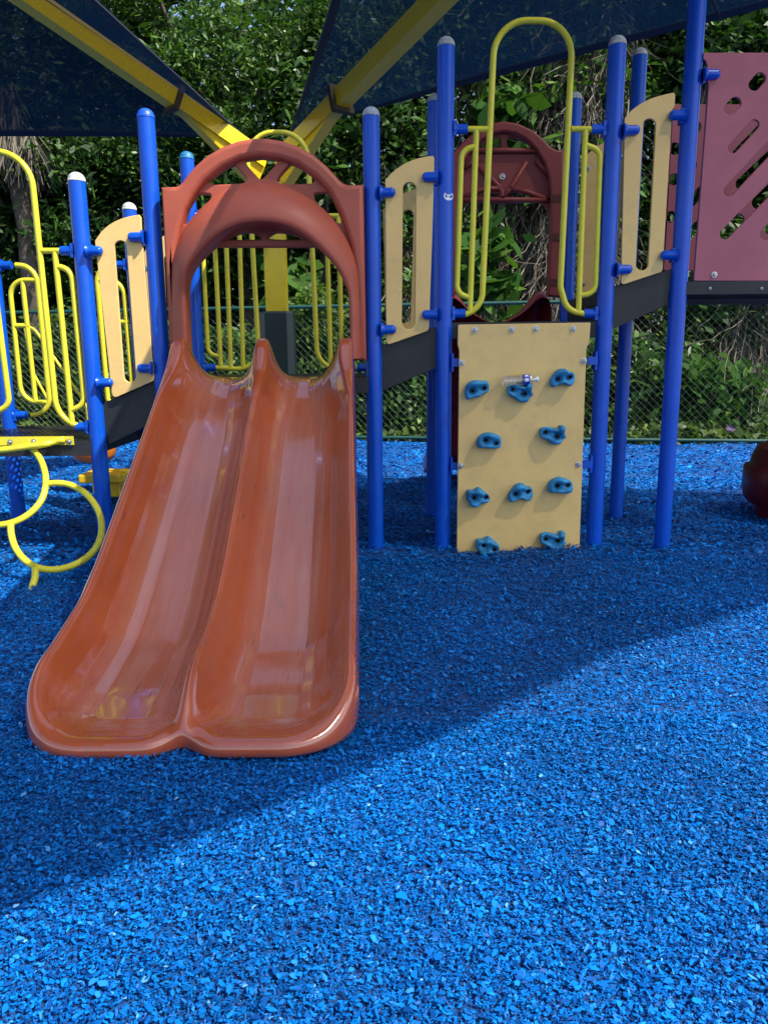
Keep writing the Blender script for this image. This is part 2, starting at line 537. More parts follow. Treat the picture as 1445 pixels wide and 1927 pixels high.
def plate(name, outline, holes, Y, thick, bevel, mat, parent=None, autosmooth=35):
    """a sheet standing in the X-Z plane: outline and holes are photo positions on the plane Y (its front face)"""
    cu = bpy.data.curves.new(name, 'CURVE')
    cu.dimensions = '2D'; cu.fill_mode = 'BOTH'
    cu.extrude = max(1e-4, thick / 2 - bevel); cu.bevel_depth = bevel; cu.bevel_resolution = 2; cu.offset = -bevel
    for poly in [outline] + list(holes):
        q = [P(x, y, Y) for x, y in poly]
        sp = cu.splines.new('POLY'); sp.points.add(len(q) - 1)
        for pt, w in zip(sp.points, q):
            pt.co = (w.x, w.z, 0, 1)
        sp.use_cyclic_u = True
    tmp = bpy.data.objects.new('tmp_curve', cu); COL.objects.link(tmp)
    dg = bpy.context.evaluated_depsgraph_get()
    me = bpy.data.meshes.new_from_object(tmp.evaluated_get(dg))
    bpy.data.objects.remove(tmp); bpy.data.curves.remove(cu)
    me.name = name
    yc = Y + thick / 2
    co = np.empty(len(me.vertices) * 3); me.vertices.foreach_get('co', co)
    co = co.reshape(-1, 3)
    me.vertices.foreach_set('co', np.stack([co[:, 0], yc - co[:, 2], co[:, 1]], 1).ravel())
    me.update()
    return link_me(name, me, mat, parent, True, autosmooth)


def quads(name, V, mat, parent=None, smooth=False):
    """V: (N, k, 3) array of k-gons -> one mesh"""
    N, k, _ = V.shape
    me = bpy.data.meshes.new(name)
    me.vertices.add(N * k); me.loops.add(N * k); me.polygons.add(N)
    me.vertices.foreach_set('co', V.reshape(-1).astype(np.float32))
    me.loops.foreach_set('vertex_index', np.arange(N * k, dtype=np.int32))
    me.polygons.foreach_set('loop_start', np.arange(0, N * k, k, dtype=np.int32))
    me.polygons.foreach_set('loop_total', np.full(N, k, dtype=np.int32))
    me.update(calc_edges=True); me.validate()
    return link_me(name, me, mat, parent)


# ------------------------------------------------------------------ ground
FEET = [(-1.63, 4.38), (-1.238, 4.38), (-0.05, 4.38), (0.343, 4.38), (1.232, 4.38), (1.632, 4.38), (0.343, 5.31), (1.632, 5.31), (-2.49, 5.15)]


def gz(x, y):
    x = np.asarray(x, float); y = np.asarray(y, float)
    z = 0.012 * np.sin(1.7 * x + 0.6) * np.cos(1.3 * y) + 0.008 * np.sin(4.1 * x + 2.2 * y) + 0.006 * np.sin(7.3 * y - 3.0 * x + 1.0)
    z = z + 0.035 * np.exp(-((y - 4.1) / 0.35) ** 2) * np.exp(-((x - 0.95) / 0.35) ** 2)
    z = z + 0.012 * np.exp(-((y - 4.2) / 0.5) ** 2)
    for px, py in FEET:
        z = z + 0.022 * np.exp(-(((x - px) / 0.13) ** 2 + ((y - py) / 0.13) ** 2))
    return z


FA, FB = 10.35, -0.17        # fence line  Y = FA + FB*X


def fence_y(x):
    return FA + FB * x


xs = np.linspace(-9, 9, 121); ys = np.concatenate([np.linspace(-4, 0, 10), np.linspace(0.1, 6.5, 90), np.linspace(6.6, 13, 40)])
XX, YY = np.meshgrid(xs, ys)
YC = np.minimum(YY, fence_y(XX) + 0.02)
ZZ = gz(XX, YC)
V = np.stack([XX, YC, ZZ], 2).reshape(-1, 3)
nx, ny = len(xs), len(ys)
F = [(j * nx + i, j * nx + i + 1, (j + 1) * nx + i + 1, (j + 1) * nx + i) for j in range(ny - 1) for i in range(nx - 1)
     if YY[j, i] < fence_y(xs[i]) + 0.3]
o = link('mulch_bed', V, F, M['mulchbase'], smooth=True)
tag(o, 'blue rubber mulch bed under the playground', 'ground', kind='structure')
S = 400
o = link('ground', [(-S, -S, -0.06), (S, -S, -0.06), (S, S, -0.06), (-S, S, -0.06)], [(0, 1, 2, 3)], M['soil'])
tag(o, 'bare soil ground running out under the trees', 'ground', kind='structure')


def chips(n, y0, y1, smin, smax, xa, xb, power=1.0):
    t = rng.random(n) ** power
    y = y0 + (y1 - y0) * t
    hx = 0.53 * y + 0.55
    x = (rng.random(n) * 2 - 1) * hx
    keep = y < fence_y(x) - 0.02
    x, y = x[keep], y[keep]; n = len(x)
    L = np.exp(rng.normal(0, 0.45, n)) * (smin + smax) / 2
    L = np.clip(L, smin * 0.5, smax * 1.7)
    Wd = L * rng.uniform(0.22, 0.75, n)
    az = rng.uniform(0, 2 * np.pi, n)
    tilt = np.abs(rng.normal(0, 0.44, n)); tilt = np.clip(tilt, 0, 1.35)
    ta = rng.uniform(0, 2 * np.pi, n)
    nrm = np.stack([np.sin(tilt) * np.cos(ta), np.sin(tilt) * np.sin(ta), np.cos(tilt)], 1)
    e1 = np.stack([np.cos(az), np.sin(az), np.zeros(n)], 1)
    e1 -= nrm * (e1 * nrm).sum(1)[:, None]; e1 /= np.linalg.norm(e1, axis=1)[:, None]
    e2 = np.cross(nrm, e1)
    z = gz(x, y) + 0.004 + rng.random(n) ** 2 * 0.016 + 0.25 * L * np.sin(tilt) * 0.5
    c = np.stack([x, y, z], 1)
    ang = np.array([0.15, 1.25, 2.2, 3.3, 4.3, 5.35])
    vs = []
    for a in ang:
        aa = a + rng.normal(0, 0.22, n); rr = rng.uniform(0.7, 1.12, n)
        vs.append(c + e1 * (L * 0.5 * np.cos(aa) * rr)[:, None] + e2 * (Wd * 0.5 * np.sin(aa) * rr)[:, None] + nrm * (L * rng.normal(0, 0.05, n))[:, None])
    return np.stack(vs, 1)


CH = np.concatenate([
    chips(175000, 0.75, 2.3, 0.0055, 0.0132, 0, 0, 0.75),
    chips(150000, 2.2, 4.2, 0.0070, 0.0160, 0, 0, 0.8),
    chips(78000, 4.1, 7.0, 0.014, 0.028, 0, 0, 0.85),
    chips(45000, 6.9, 11.2, 0.024, 0.040, 0, 0, 0.9),
    chips(900, 0.75, 3.2, 0.013, 0.022, 0, 0, 0.75)])
o = quads('mulch', CH, M['chips'])
tag(o, 'shredded bright blue rubber mulch chips covering the ground', 'mulch', kind='stuff')

# ------------------------------------------------------------------ play structure
F_ = 4.40      # front row of posts
B_ = 5.31      # back row of posts
PS = thing('play_structure', 'blue, yellow and terracotta play structure with double slide, climbing wall and decks', 'play structure', (0, 4.85, 0))


def bolt_at(parent, p, nrm=(0, -1, 0), r=0.014):
    mb = MB()
    mb.lathe([(-0.002, r * 1.25), (0.003, r * 1.25), (0.0035, r * 0.8), (0.009, r * 0.7), (0.0125, r * 0.45), (0.0126, r * 0.2), (0.010, r * 0.18)], p, nrm, 14)
    return mb.build('bolt', M['steel'], parent, autosmooth=30)


PR = 0.0455


def post(Xt, Y, ztop, cap, zbase=-0.15, label=None):
    mb = MB()
    mb.lathe([(zbase, PR), (ztop - 0.05, PR)], (Xt, Y, 0), (0, 0, 1), 28)
    o = mb.build('post', M['blue'], PS, autosmooth=40)
    if cap:
        cm = MB()
        pr = [(ztop - 0.052, PR + 0.0008), (ztop - 0.044, PR + 0.0012)]
        for k in range(0, 9):
            a = R(90 * k / 8)
            pr.append((ztop - 0.044 + 0.042 * math.sin(a), (PR + 0.0005) * math.cos(a)))
        cm.lathe(pr, (Xt, Y, 0), (0, 0, 1), 28)
        cm.build('cap', M[cap], o, smooth=True)
    return o


def clamp(po, side, p, length=0.10, r=0.025, dome=True):
    """a lug on a post: plate against the tube and a round stub along +-X; p = stub centre height point"""
    px, py = po['_x'], po['_y']
    z = p.z
    mb = MB()
    x0 = px + side * (PR - 0.004)
    w = 0.036
    y0 = py if abs(p.y - py) < 0.02 else py - 0.012
    # curved saddle plate
    mb.box((min(x0, x0 + side * 0.016), y0 - 0.026, z - w), (max(x0, x0 + side * 0.016), y0 + 0.026, z + w))
    prof = [(0, r * 1.35), (0.012, r * 1.05), (0.02, r), (length - r * .9, r)]
    if dome:
        for k in range(1, 6):
            a = R(90 * k / 5)
            prof.append((length - r * .9 + r * .9 * math.sin(a), r * math.cos(a)))
    else:
        prof.append((length, r))
    mb.lathe(prof, (x0, p.y, z), (side, 0, 0), 18)
    return mb.build('clamp', M['blue'], po, autosmooth=35)


X1, X2, X3, X4, X5, X6, X7 = -1.63, -1.238, -0.05, 0.343, 1.232, 1.632, 2.86
posts = {}


def addpost(key, X, Y, zt, cap, label=None):
    o = post(X, Y, zt, cap)
    o['_x'] = X; o['_y'] = Y
    if label: o['label'] = label
    posts[key] = o


def ztop(x, y, Y):
    return P(x, y, Y).z


addpost('p1', X1, F_, ztop(146, 323, F_), 'whitecap')
addpost('p2', X2, F_, ztop(277, 203, F_), 'bluecap')
addpost('p3', X3, F_, ztop(698, 200, F_), 'greycap')
addpost('p4', X4, F_, ztop(841, 68, F_), 'greycap')
addpost('p5', X5, F_, ztop(1160, 66, F_), 'greycap')
addpost('p6', X6, F_, 3.35, 'greycap')
addpost('p7', X7, F_, 3.35, 'greycap')
addpost('b0', -2.49, 5.15, 2.05, 'whitecap')
addpost('b1', P(250, 480, B_).x, B_, ztop(243, 380, B_), 'whitecap')
addpost('b2', X2 - 0.01, B_, ztop(354, 284, B_), 'tealcap')
addpost('b3', X3, B_, ztop(700, 230, B_), 'greycap')
addpost('b4', X4, B_, ztop(815, 176, B_), 'greycap')
addpost('b5', X5, B_, ztop(1085, 172, B_), 'greycap')
addpost('b6', X6, B_, ztop(1208, 89, B_), 'greycap')
addpost('b7', X7, B_, 3.0, 'greycap')
addpost('p0', -2.55, F_, 2.11, 'whitecap')


def cl(key, side, x, y, Y=None, **k):
    return clamp(posts[key], side, P(x, y, Y if Y else F_ - 0.02), **k)


# panel lugs reach across the face of the tan panels
for key, side, x, y in [('p1', 1, 185, 472), ('p1', 1, 203, 720), ('p2', -1, 265, 446), ('p2', -1, 283, 693),
                        ('p3', 1, 735, 362), ('p3', 1, 735, 620), ('p4', -1, 812, 333), ('p4', -1, 812, 592),
                        ('p5', 1, 1180, 245), ('p5', 1, 1168, 507), ('p6', -1, 1267, 217), ('p6', -1, 1252, 480), ('p6', 1, 1330, 140)]:
    cl(key, side, x, y, F_ - 0.045, length=0.085)
for key, side, x, y in [('p4', 1, 872, 243), ('p4', 1, 866, 590), ('p5', -1, 1128, 243), ('p5', -1, 1110, 590),
                        ('p1', -1, 130, 472), ('p1', -1, 160, 803)]:
    cl(key, side, x, y, F_, length=0.075, dome=False)
for key, side, x, y in [('b1', -1, 228, 498), ('b2', 1, 395, 692), ('b3', -1, 683, 692), ('b2', 1, 385, 407), ('b3', -1, 675, 405)]:
    cl(key, side, x, y, B_, length=0.08, dome=False)
for x, y in [(20, 499), (50, 781)]:
    cl('b0', 1, x, y, 5.15, length=0.08, dome=False)

# worn sticker remnant on the post beside the climbing wall
q = P(844, 368, F_ - PR)
mb = MB(); vs = []; fs = []
prof = [(math.cos(R(a)) * (0.019 if 40 < a < 140 and (a // 10) % 3 == 0 else 0.026), math.sin(R(a)) * (0.006 if 45 < a < 135 else 0.024)) for a in range(0, 360, 10)]
cx = q.x - X4
for u, w in prof:
    xx = cx + u
    vs.append((X4 + xx, F_ - math.sqrt(max(1e-6, (PR + 0.0012) ** 2 - xx * xx)), q.z + w))
vs.append((X4 + cx, F_ - math.sqrt((PR + 0.0012) ** 2 - cx * cx), q.z - 0.005))
fs = [(i, (i + 1) % 36, 36) for i in range(36)]
mb.add(vs, fs)
mb.build('sticker', M['white'], posts['p4'])

# ---- decks
def deck(name, x0, x1, y0, y1, z, label=None, front=0.09):
    top = link(name, [(x0, y0, z), (x1, y0, z), (x1, y1, z), (x0, y1, z)], [(0, 1, 2, 3)], M['perf'], PS)
    mb = MB()
    t = 0.02
    mb.box((x0, y0 - 0.004, z - front), (x1, y0 + t, z - 0.003))
    mb.box((x0, y1 - t, z - front), (x1, y1 + 0.004, z - 0.003))
    mb.box((x0 - 0.004, y0 + t + .001, z - front), (x0 + t, y1 - t - .001, z - 0.003))
    mb.box((x1 - t, y0 + t + .001, z - front), (x1 + 0.004, y1 - t - .001, z - 0.003))
    mb.box((x0 + t + .001, (y0 + y1) / 2 - .02, z - front), (x1 - t - .001, (y0 + y1) / 2 + .02, z - .004))
    mb.build('deck_frame', M['black'], top)
    if label: top['label'] = label
    return top


Z1, Z2, Z3, Z4 = 0.69, 1.03, 1.325, 1.53
d1 = deck('deck', -2.53, X1 - 0.03, 4.37, 5.33, Z1, 'low perforated black deck on the left')
d2 = deck('deck', X2 + 0.03, X3 - 0.03, 4.37, 5.33, Z2, 'perforated black deck at the top of the double slide')
d3 = deck('deck', X4 + 0.03, X5 - 0.03, 4.40, 5.33, Z3, 'perforated black deck above the climbing wall')
d4 = deck('deck', X6 + 0.03, X7 - 0.03, 4.37, 5.33, Z4, 'highest black deck behind the maroon panel', 0.07)
# bolts along the beam under the maroon panel
for x in (1335, 1432):
    bolt_at(d4, P(x, 543, 4.365), r=0.006)


def stringer(top, bottom, Y, xa, xb, za, zb):
    """black stair side and treads between two decks"""
    out = [top[0], top[1], bottom[1], bottom[0]]
    o = plate('stair', out, [], Y, 0.03, 0.002, M['black'], PS)
    mb = MB()
    zmid = (za + zb) / 2
    mb.box((xa, Y + 0.04, zmid - 0.02), ((xa + xb) / 2 + .1, 5.27, zmid))
    mb.build('tread', M['perf'], o)
    m2 = MB()
    m2.box(((xa + xb) / 2 + .105, Y + 0.04, zmid - 0.03), ((xa + xb) / 2 + .12, 5.27, zb - .02))
    m2.build('riser', M['black'], o)
    # far side
    m3 = MB()
    pl = [P(x, y, Y) for x, y in out]
    vs = [(p.x, 5.24, p.z) for p in pl] + [(p.x, 5.27, p.z) for p in pl]
    m3.add(vs, [(0, 1, 2, 3), (7, 6, 5, 4), (0, 4, 5, 1), (1, 5, 6, 2), (2, 6, 7, 3), (3, 7, 4, 0)])
    m3.build('far_side', M['black'], o)
    return o


s1 = stringer([(186, 762), (302, 712)], [(206, 836), (302, 790)], 4.40, X1 + .03, X2 - .03, Z1, Z2)
s2 = stringer([(714, 652), (828, 612)], [(718, 736), (826, 690)], 4.40, X3 + .03, X4 - .03, Z2, Z3)
s3 = stringer([(1138, 545), (1264, 506)], [(1136, 627), (1256, 573)], 4.40, X5 + .03, X6 - .03, Z3, Z4)

# ---- tan panels
def tan_panel(outline, slot, Y, label, bolts=()):
    o = plate('guard_panel', outline, [capsule(*slot)] if slot else [], Y, 0.019, 0.003, M['tan'], PS)
    o['label'] = label
    for x, y in bolts:
        bolt_at(o, P(x, y, Y - 0.001), r=0.012)
    return o


top1 = smooth_open([(179, 453), (195, 432), (216, 417), (240, 408), (262, 404)], 4)
tan_panel([tuple(p) for p in top1] + [(266, 409)] + roundpoly([(267, 440), (291, 716), (212, 751), (179, 453)], [0, 5, 12, 0])[:-1],
          ((227, 464), (245, 708), 11.5), F_ - 0.03, 'sunlit tan guard panel with a slot beside the low deck')
top2 = smooth_open([(725, 338), (742, 321), (765, 306), (790, 297), (814, 293)], 4)
tan_panel([tuple(p) for p in top2] + [(817, 297)] + roundpoly([(814, 420), (807, 622), (727, 650), (725, 338)], [0, 6, 9, 0])[:-1],
          ((770.5, 355), (768.5, 607), 12.5), F_ - 0.03, 'tan slotted guard panel right of the slide hood')
top3 = smooth_open([(1175, 222), (1192, 204), (1218, 188), (1245, 179), (1267, 174)], 4)
tan_panel([tuple(p) for p in top3] + [(1270, 178), (1269, 200), (1265, 205)] + roundpoly([(1263, 230), (1246, 511), (1168, 537), (1175, 222)], [0, 5, 9, 0])[:-1],
          ((1221.5, 235), (1207.5, 497), 12), F_ - 0.03, 'tan slotted guard panel beside the tall blue post')
BP = B_ + 0.03
top = smooth_open([(268, 482), (280, 462), (300, 448), (320, 440), (338, 437)], 4)
tan_panel([tuple(p) for p in top] + [(343, 470), (352, 690), (284, 728)], ((318, 490), (328, 670), 10), BP, 'far tan guard panel behind the first blue post', [(277, 504)])
top = smooth_open([(720, 395), (738, 377), (758, 364), (780, 356), (800, 353)], 4)
tan_panel([tuple(p) for p in top] + [(806, 400), (798, 612), (727, 640)], ((768, 405), (762, 598), 10.5), BP, 'far tan guard panel seen through the slot of the nearer one', [(728, 410)])
top = smooth_open([(1103, 292), (1122, 276), (1140, 267), (1160, 261), (1178, 257)], 4)
tan_panel([tuple(p) for p in top] + [(1176, 300), (1158, 533), (1094, 552)], ((1142, 315), (1130, 500), 9), BP, 'shaded far tan guard panel behind the yellow arch', [(1106, 317), (1097, 534), (1169, 296)])

# ---- maroon panels
O3 = (1240, 60, 205 / 790)
hol = [((688, 385), (730, 336), 42), ((508, 560), (552, 514), 42), ((530, 845), (688, 672), 37), ((502, 1155), (975, 650), 40),
       ((475, 1468), (1010, 920), 37), ((765, 1470), (1060, 1170), 40), ((825, 540), (868, 495), 40), ((1000, 350), (1040, 310), 40), ((1150, 480), (1190, 440), 40)]
outl = [(318, 150), (318, 196), (338, 212), (347, 240), (345, 350), (358, 378), (250, 1806), (1560, 1806), (1700, 150)]
o = plate('guard_panel', roundpoly(zm(outl, *O3), [2, 1, 2, 2, 2, 2, 3, 3, 3]), [zm(capsule(*h), *O3) for h in hol], F_ - 0.035, 0.019, 0.003, M['maroon'], PS)
o['label'] = 'large maroon guard panel with diagonal slots on the right'
bolt_at(o, P(1343, 517, F_ - 0.036), r=0.013)
hol = [((112, 845), (112, 848), 48), ((100, 1072), (108, 1066), 44), ((80, 1345), (88, 1338), 44), ((262, 690), (262, 688), 42), ((228, 965), (228, 963), 42),
       ((225, 1240), (320, 1140), 36), ((190, 1500), (285, 1405), 36), ((572, 885), (745, 705), 42), ((600, 1105), (850, 870), 48), ((475, 1468), (572, 1362), 44),
       ((715, 1240), (880, 1080), 46), ((800, 1430), (900, 1330), 40)]
outl = [(100, 525), (1000, 525), (930, 1730), (30, 1730)]
o = plate('guard_panel', roundpoly(zm(outl, *O3), 4), [zm(capsule(*h), *O3) for h in hol], BP, 0.019, 0.003, M['maroon'], PS)
o['label'] = 'far maroon guard panel, lower, behind the tall blue post'

# ---- climbing wall
CW = F_ - 0.075
outl = [(862, 611), (1111, 607), (1108, 645), (1103, 656), (1089, 1060), (859, 1060), (864, 660), (861, 648)]
wall = plate('climbing_wall', roundpoly(outl, [2, 2, 2, 3, 0, 0, 3, 2]), [], CW, 0.022, 0.003, M['tan'], PS)
wall['label'] = 'tan climbing wall with blue holds'
for x, y in [(893, 621), (963, 620), (1008, 619), (1078, 619), (869, 683), (1098, 679), (866, 877), (1088, 874)]:
    bolt_at(wall, P(x, y, CW - 0.001), r=0.0135)
for key, side, x, y in [('p4', 1, 855, 682), ('p4', 1, 853, 877), ('p5', -1, 1107, 679), ('p5', -1, 1099, 873)]:
    p = P(x, y, F_ - 0.03)
    mb = MB(); x0 = posts[key]['_x'] + side * (PR - 0.006)
    xe = x0 + side * 0.055
    mb.box((min(x0, xe), F_ - 0.052, p.z - 0.022), (max(x0, xe), F_ - 0.044, p.z + 0.022))
    mb.box((min(x0, x0 + side * .012), F_ - 0.043, p.z - 0.05), (max(x0, x0 + side * .012), F_ + 0.02, p.z + 0.05))
    mb.build('clamp', M['blue'], posts[key])


def hold(cx, cy, pts, sockets, depth, ridge, rot=0.0, seed=0):
    """moulded climbing hold: outline in photo pixels about its centre"""
    rr = random.Random(seed)
    c0 = P(cx, cy, CW)
    out = smooth_closed([(cx + a, cy + b_) for a, b_ in pts], 6)
    W3 = [P(x, y, CW) for x, y in out]
    n = len(W3)
    rings = [(1.0, 0.0), (1.02, 0.30), (0.98, 0.62), (0.90, 0.86), (0.76, 0.98), (0.55, 0.92), (0.33, 0.80), (0.15, 0.76)]
    vs = []; fs = []
    rx, rz = ridge
    for sc, h in rings:
        for p in W3:
            dx = (p.x - c0.x) * sc; dz = (p.z - c0.z) * sc
            lump = 0.80 + 0.45 * math.exp(-(((dx - rx) / 0.045) ** 2 + ((dz - rz) / 0.030) ** 2)) + 0.07 * math.sin(70 * dx + seed) * math.cos(60 * dz + 2 * seed)
            if sc > 0.96: lump = 0.9 + 0.1 * lump
            y = CW - depth * h * lump
            for sx, sz in sockets:
                d = math.hypot(dx - sx, dz - sz)
                if sc < .95: y += depth * 0.55 * math.exp(-(d / 0.016) ** 2)
            vs.append((c0.x + dx, y, c0.z + dz))
    vs.append((c0.x, CW - depth * 0.75, c0.z))
    for r_ in range(len(rings) - 1):
        for k in range(n):
            k2 = (k + 1) % n
            fs.append((r_ * n + k, (r_ + 1) * n + k, (r_ + 1) * n + k2, r_ * n + k2))
    L = (len(rings) - 1) * n
    for k in range(n):
        fs.append((L + k, len(vs) - 1, L + (k + 1) % n))
    h = link('climbing_hold', vs, fs, M['hold'], wall, smooth=True)
    for sx, sz in sockets:
        mb = MB()
        mb.lathe([(0, 0.0115), (0.004, 0.0115), (0.0042, 0.008), (0.0, 0.0078)], (c0.x + sx, CW - depth * 0.62, c0.z + sz), (0, -1, 0), 14)
        so = mb.build('socket', M['socket'], wall, smooth=False)
        so.parent = h; so.matrix_parent_inverse = Matrix.Translation(-base_of(h))
    return h


kA = [(-22, 4), (-19, -9), (-8, -17), (8, -17), (20, -15), (22, 2), (12, 7), (4, 13), (-8, 15), (-17, 18), (-21, 12)]     # leaning lobe
kB = [(-23, -10), (-12, -14), (2, -12), (10, -11), (14, -17), (22, -15), (21, -4), (24, 4), (18, 9), (13, 17), (0, 18), (-12, 10), (-22, 4)]  # thumb
kC = [(-22, 6), (-16, -6), (-6, -16), (6, -17), (10, -12), (20, -10), (23, 3), (16, 15), (4, 10), (-8, 13), (-18, 17)]
kD = [(-22, 3), (-18, -8), (-6, -15), (6, -15), (21, -8), (22, 10), (8, 14), (-8, 12), (-19, 12)]
kE = [(-20, 3), (-19, -12), (-8, -13), (2, -18), (12, -11), (22, -2), (20, 9), (8, 12), (0, 18), (-12, 17), (-16, 8)]
HOLDS = [(896, 733, kA, [(-.027, -.005), (.040, .010)], (-.01, .035)), (977, 738, kB, [(-.045, .018), (.022, -.006)], (.045, .03)),
         (1055, 711, kC, [(-.026, -.004), (.040, .006)], (0, .035)), (918, 829, kD, [(-.018, .008), (.042, -.010)], (0, .033)),
         (1038, 817, kB, [(-.045, .016), (.022, -.008)], (.045, .035)), (897, 934, kE, [(-.020, .0), (.048, .004)], (.0, .03)),
         (977, 926, kC, [(-.028, -.002), (.042, .012)], (0, .035)), (1051, 913, kD, [(-.018, .006), (.042, .008)], (0, .033)),
         (915, 1026, kE, [(-.022, .012), (.042, -.014)], (-.01, .03)), (1038, 1015, kB, [(-.045, .016), (.026, .004)], (.045, .035))]
for i, (x, y, k, so, rg) in enumerate(HOLDS):
    hold(x, y, k, so, 0.072, rg, seed=i + 1)

# ---- yellow tube rails
TR = 0.0165


def rail(label, Y, main, mrads, bars, name='yellow_rail', rad=TR):
    """main: list of photo points of the bent outer tube; bars: (points, radii) each a tube of its own"""
    mb = MB()
    mb.tube(fillet([P(x, y, Y) for x, y in main], mrads, 10), rad)
    o = mb.build(name, M['yellow'], PS, autosmooth=50)
    o['label'] = label
    for nm, pts, rr in bars:
        b_ = MB()
        w = [P(x, y, Y) for x, y in pts]
        b_.tube(fillet(w, rr, 8) if len(w) > 2 else w, rad * 0.94)
        b_.build(nm, M['yellow'], o, autosmooth=50)
    return o


YR = F_ - 0.005
rail('yellow tube arch with side loops above the climbing wall', YR,
     [(872, 592), (906, 585), (931, 38), (1078, 40), (1054, 540), (1066, 584), (1106, 592)], [0.12, 0.17, 0.17, 0.10, 0.10],
     [('crossbar', [(872, 243), (926, 243)], 0), ('crossbar', [(1074, 243), (1126, 243)], 0),
      ('bar', [(896, 244), (884, 589)], 0), ('bar', [(1101, 244), (1088, 588)], 0),
      ('loop', [(896, 275), (868, 283), (859, 552), (883, 560)], [0.06, 0.06]),
      ('loop', [(1101, 273), (1129, 283), (1120, 552), (1090, 556)], [0.06, 0.06])])
rail('sunlit yellow tube arch on the front of the low deck', YR,
     [(160, 803), (109, 797), (56, 286), (-150, 284), (-120, 795), (-170, 800)], [0.16, 0.18, 0.18, 0.12],
     [('crossbar', [(76, 472), (128, 472)], 0), ('bar', [(104, 474), (137, 800)], 0),
      ('loop', [(110, 502), (135, 506), (160, 762), (134, 772)], [0.07, 0.07]), ('loop', [(-40, 500), (-14, 506), (19, 762), (-6, 775)], [0.07, 0.07])])
YB = 5.2
rail('half guard of yellow tubes at the left end of the low deck', 5.15,
     [(30, 499), (68, 500), (97, 781), (60, 781)], [0.11, 0.12],
     [('loop', [(68, 527), (18, 527), (42, 757), (90, 757)], [0.1, 0.11]), ('bar', [(43, 529), (68, 757)], 0), ('bracket', [(30, 613), (56, 613)], 0)])
rail('half guard of yellow tubes behind the first tan panel', B_,
     [(228, 498), (181, 500), (204, 757), (250, 757)], [0.11, 0.03],
     [('loop', [(184, 527), (232, 527), (252, 757)], [0.1]), ('bracket', [(212, 606), (244, 606)], 0)])
rail('thin sloping yellow handrail behind the low deck', 5.75,
     [(50, 613), (66, 620), (152, 745), (163, 765), (167, 797)], 0.08,
     [('bar', [(47, 613), (62, 700), (95, 760)], [0.2])], rad=0.011)
rail('yellow tube arch and side bars behind the slide hood', B_,
     [(395, 691), (489, 697), (463, 249), (578, 249), (598, 695), (685, 692)], [0.14, 0.17, 0.17, 0.14],
     [('crossbar', [(385, 407), (470, 407)], 0), ('crossbar', [(586, 407), (676, 405)], 0),
      ('bar', [(450, 407), (458, 692)], 0), ('bar', [(424, 407), (435, 692)], 0), ('bar', [(402, 407), (416, 690)], 0),
      ('loop', [(402, 430), (380, 432), (392, 668), (413, 670)], [0.05, 0.06]),
      ('bar', [(614, 407), (623, 692)], 0), ('bar', [(637, 407), (644, 692)], 0), ('loop', [(637, 430), (660, 432), (664, 668), (645, 672)], [0.05, 0.06])])

# ---- ring climber hooked on the low deck
def ringY(y):
    return 4.34 - (y - 838) / (1110 - 838) * 0.63


mb = MB()
mb.tube([P(x, y, 4.33 if x > 90 else 4.29) for x, y in smooth_open([(-120, 846), (-60, 848), (0, 847), (50, 841), (90, 835), (122, 827)], 4)], 0.0185)
climber = mb.build('ring_climber', M['yellow'], PS, smooth=True)
climber['label'] = 'yellow climber of bent tube rings hanging from the low deck'
mb = MB(); mb.box((P(-150, 830, 4.36).x, 4.352, P(0, 838, 4.36).z), (P(140, 830, 4.36).x, 4.36, P(0, 822, 4.36).z))
fp = mb.build('face_plate', M['yellow'], climber)
for x, y in [(20, 832), (64, 831), (131, 831)]:
    bo = bolt_at(climber, P(x, y, 4.352), r=0.012)
for pts in ([(52, 838), (68, 851), (81, 874), (87, 903), (82, 934), (66, 958), (42, 976), (14, 986), (-20, 990)],
            [(83, 912), (106, 909), (134, 913), (162, 929), (183, 956), (192, 985), (189, 1014), (174, 1040), (147, 1060), (113, 1071), (79, 1070), (50, 1056), (31, 1033), (22, 1006), (21, 983)],
            [(67, 1068), (67, 1085), (63, 1100), (57, 1120)]):
    b_ = MB()
    b_.tube([P(x, y, ringY(y)) for x, y in smooth_open(pts, 4)], 0.0175)
    b_.build('ring' if len(pts) > 5 else 'foot', M['yellow'], climber, smooth=True)

# ---- slide hood
def shrink(pts, k):
    cx = sum(p[0] for p in pts) / len(pts); cy = sum(p[1] for p in pts) / len(pts)
    return [(cx + (p[0] - cx) * k, cy + (p[1] - cy) * k) for p in pts]


HZ = (240, 150, 480 / 1445)
HY = 4.30
ring_out = [(187, 605), (268, 602), (292, 592), (312, 572), (340, 532), (385, 480), (450, 425), (530, 378), (620, 343), (700, 328), (780, 327), (870, 340),
            (960, 370), (1050, 420), (1120, 478), (1170, 530), (1200, 566), (1222, 584), (1248, 592), (1336, 590), (1352, 1590), (1272, 1590),
            (1292, 1250), (1285, 1080), (1262, 930), (1235, 850), (1200, 745), (1140, 632), (1060, 547), (960, 478), (860, 444), (750, 431), (640, 446), (540, 490), (440, 566),
            (380, 640), (330, 722), (300, 830), (276, 940), (262, 1080), (268, 1250), (290, 1590), (240, 1590)]
hood = plate('slide_hood', zm(ring_out, *HZ), [], HY, 0.12, 0.026, M['hood'], PS, 50)
hood['label'] = 'terracotta arched hood with round spoked top over the double slide'
web_out = [(262, 1590), (228, 1100), (258, 840), (342, 620), (415, 527), (525, 447), (635, 402), (750, 388), (860, 400), (970, 434), (1090, 510), (1172, 602), (1242, 730), (1282, 860), (1322, 1080), (1325, 1590),
           (1272, 1590), (1270, 1400), (1266, 1250), (1245, 1120), (1195, 1015), (1120, 946), (430, 946), (370, 1010), (335, 1080), (320, 1160), (325, 1400), (330, 1590)]
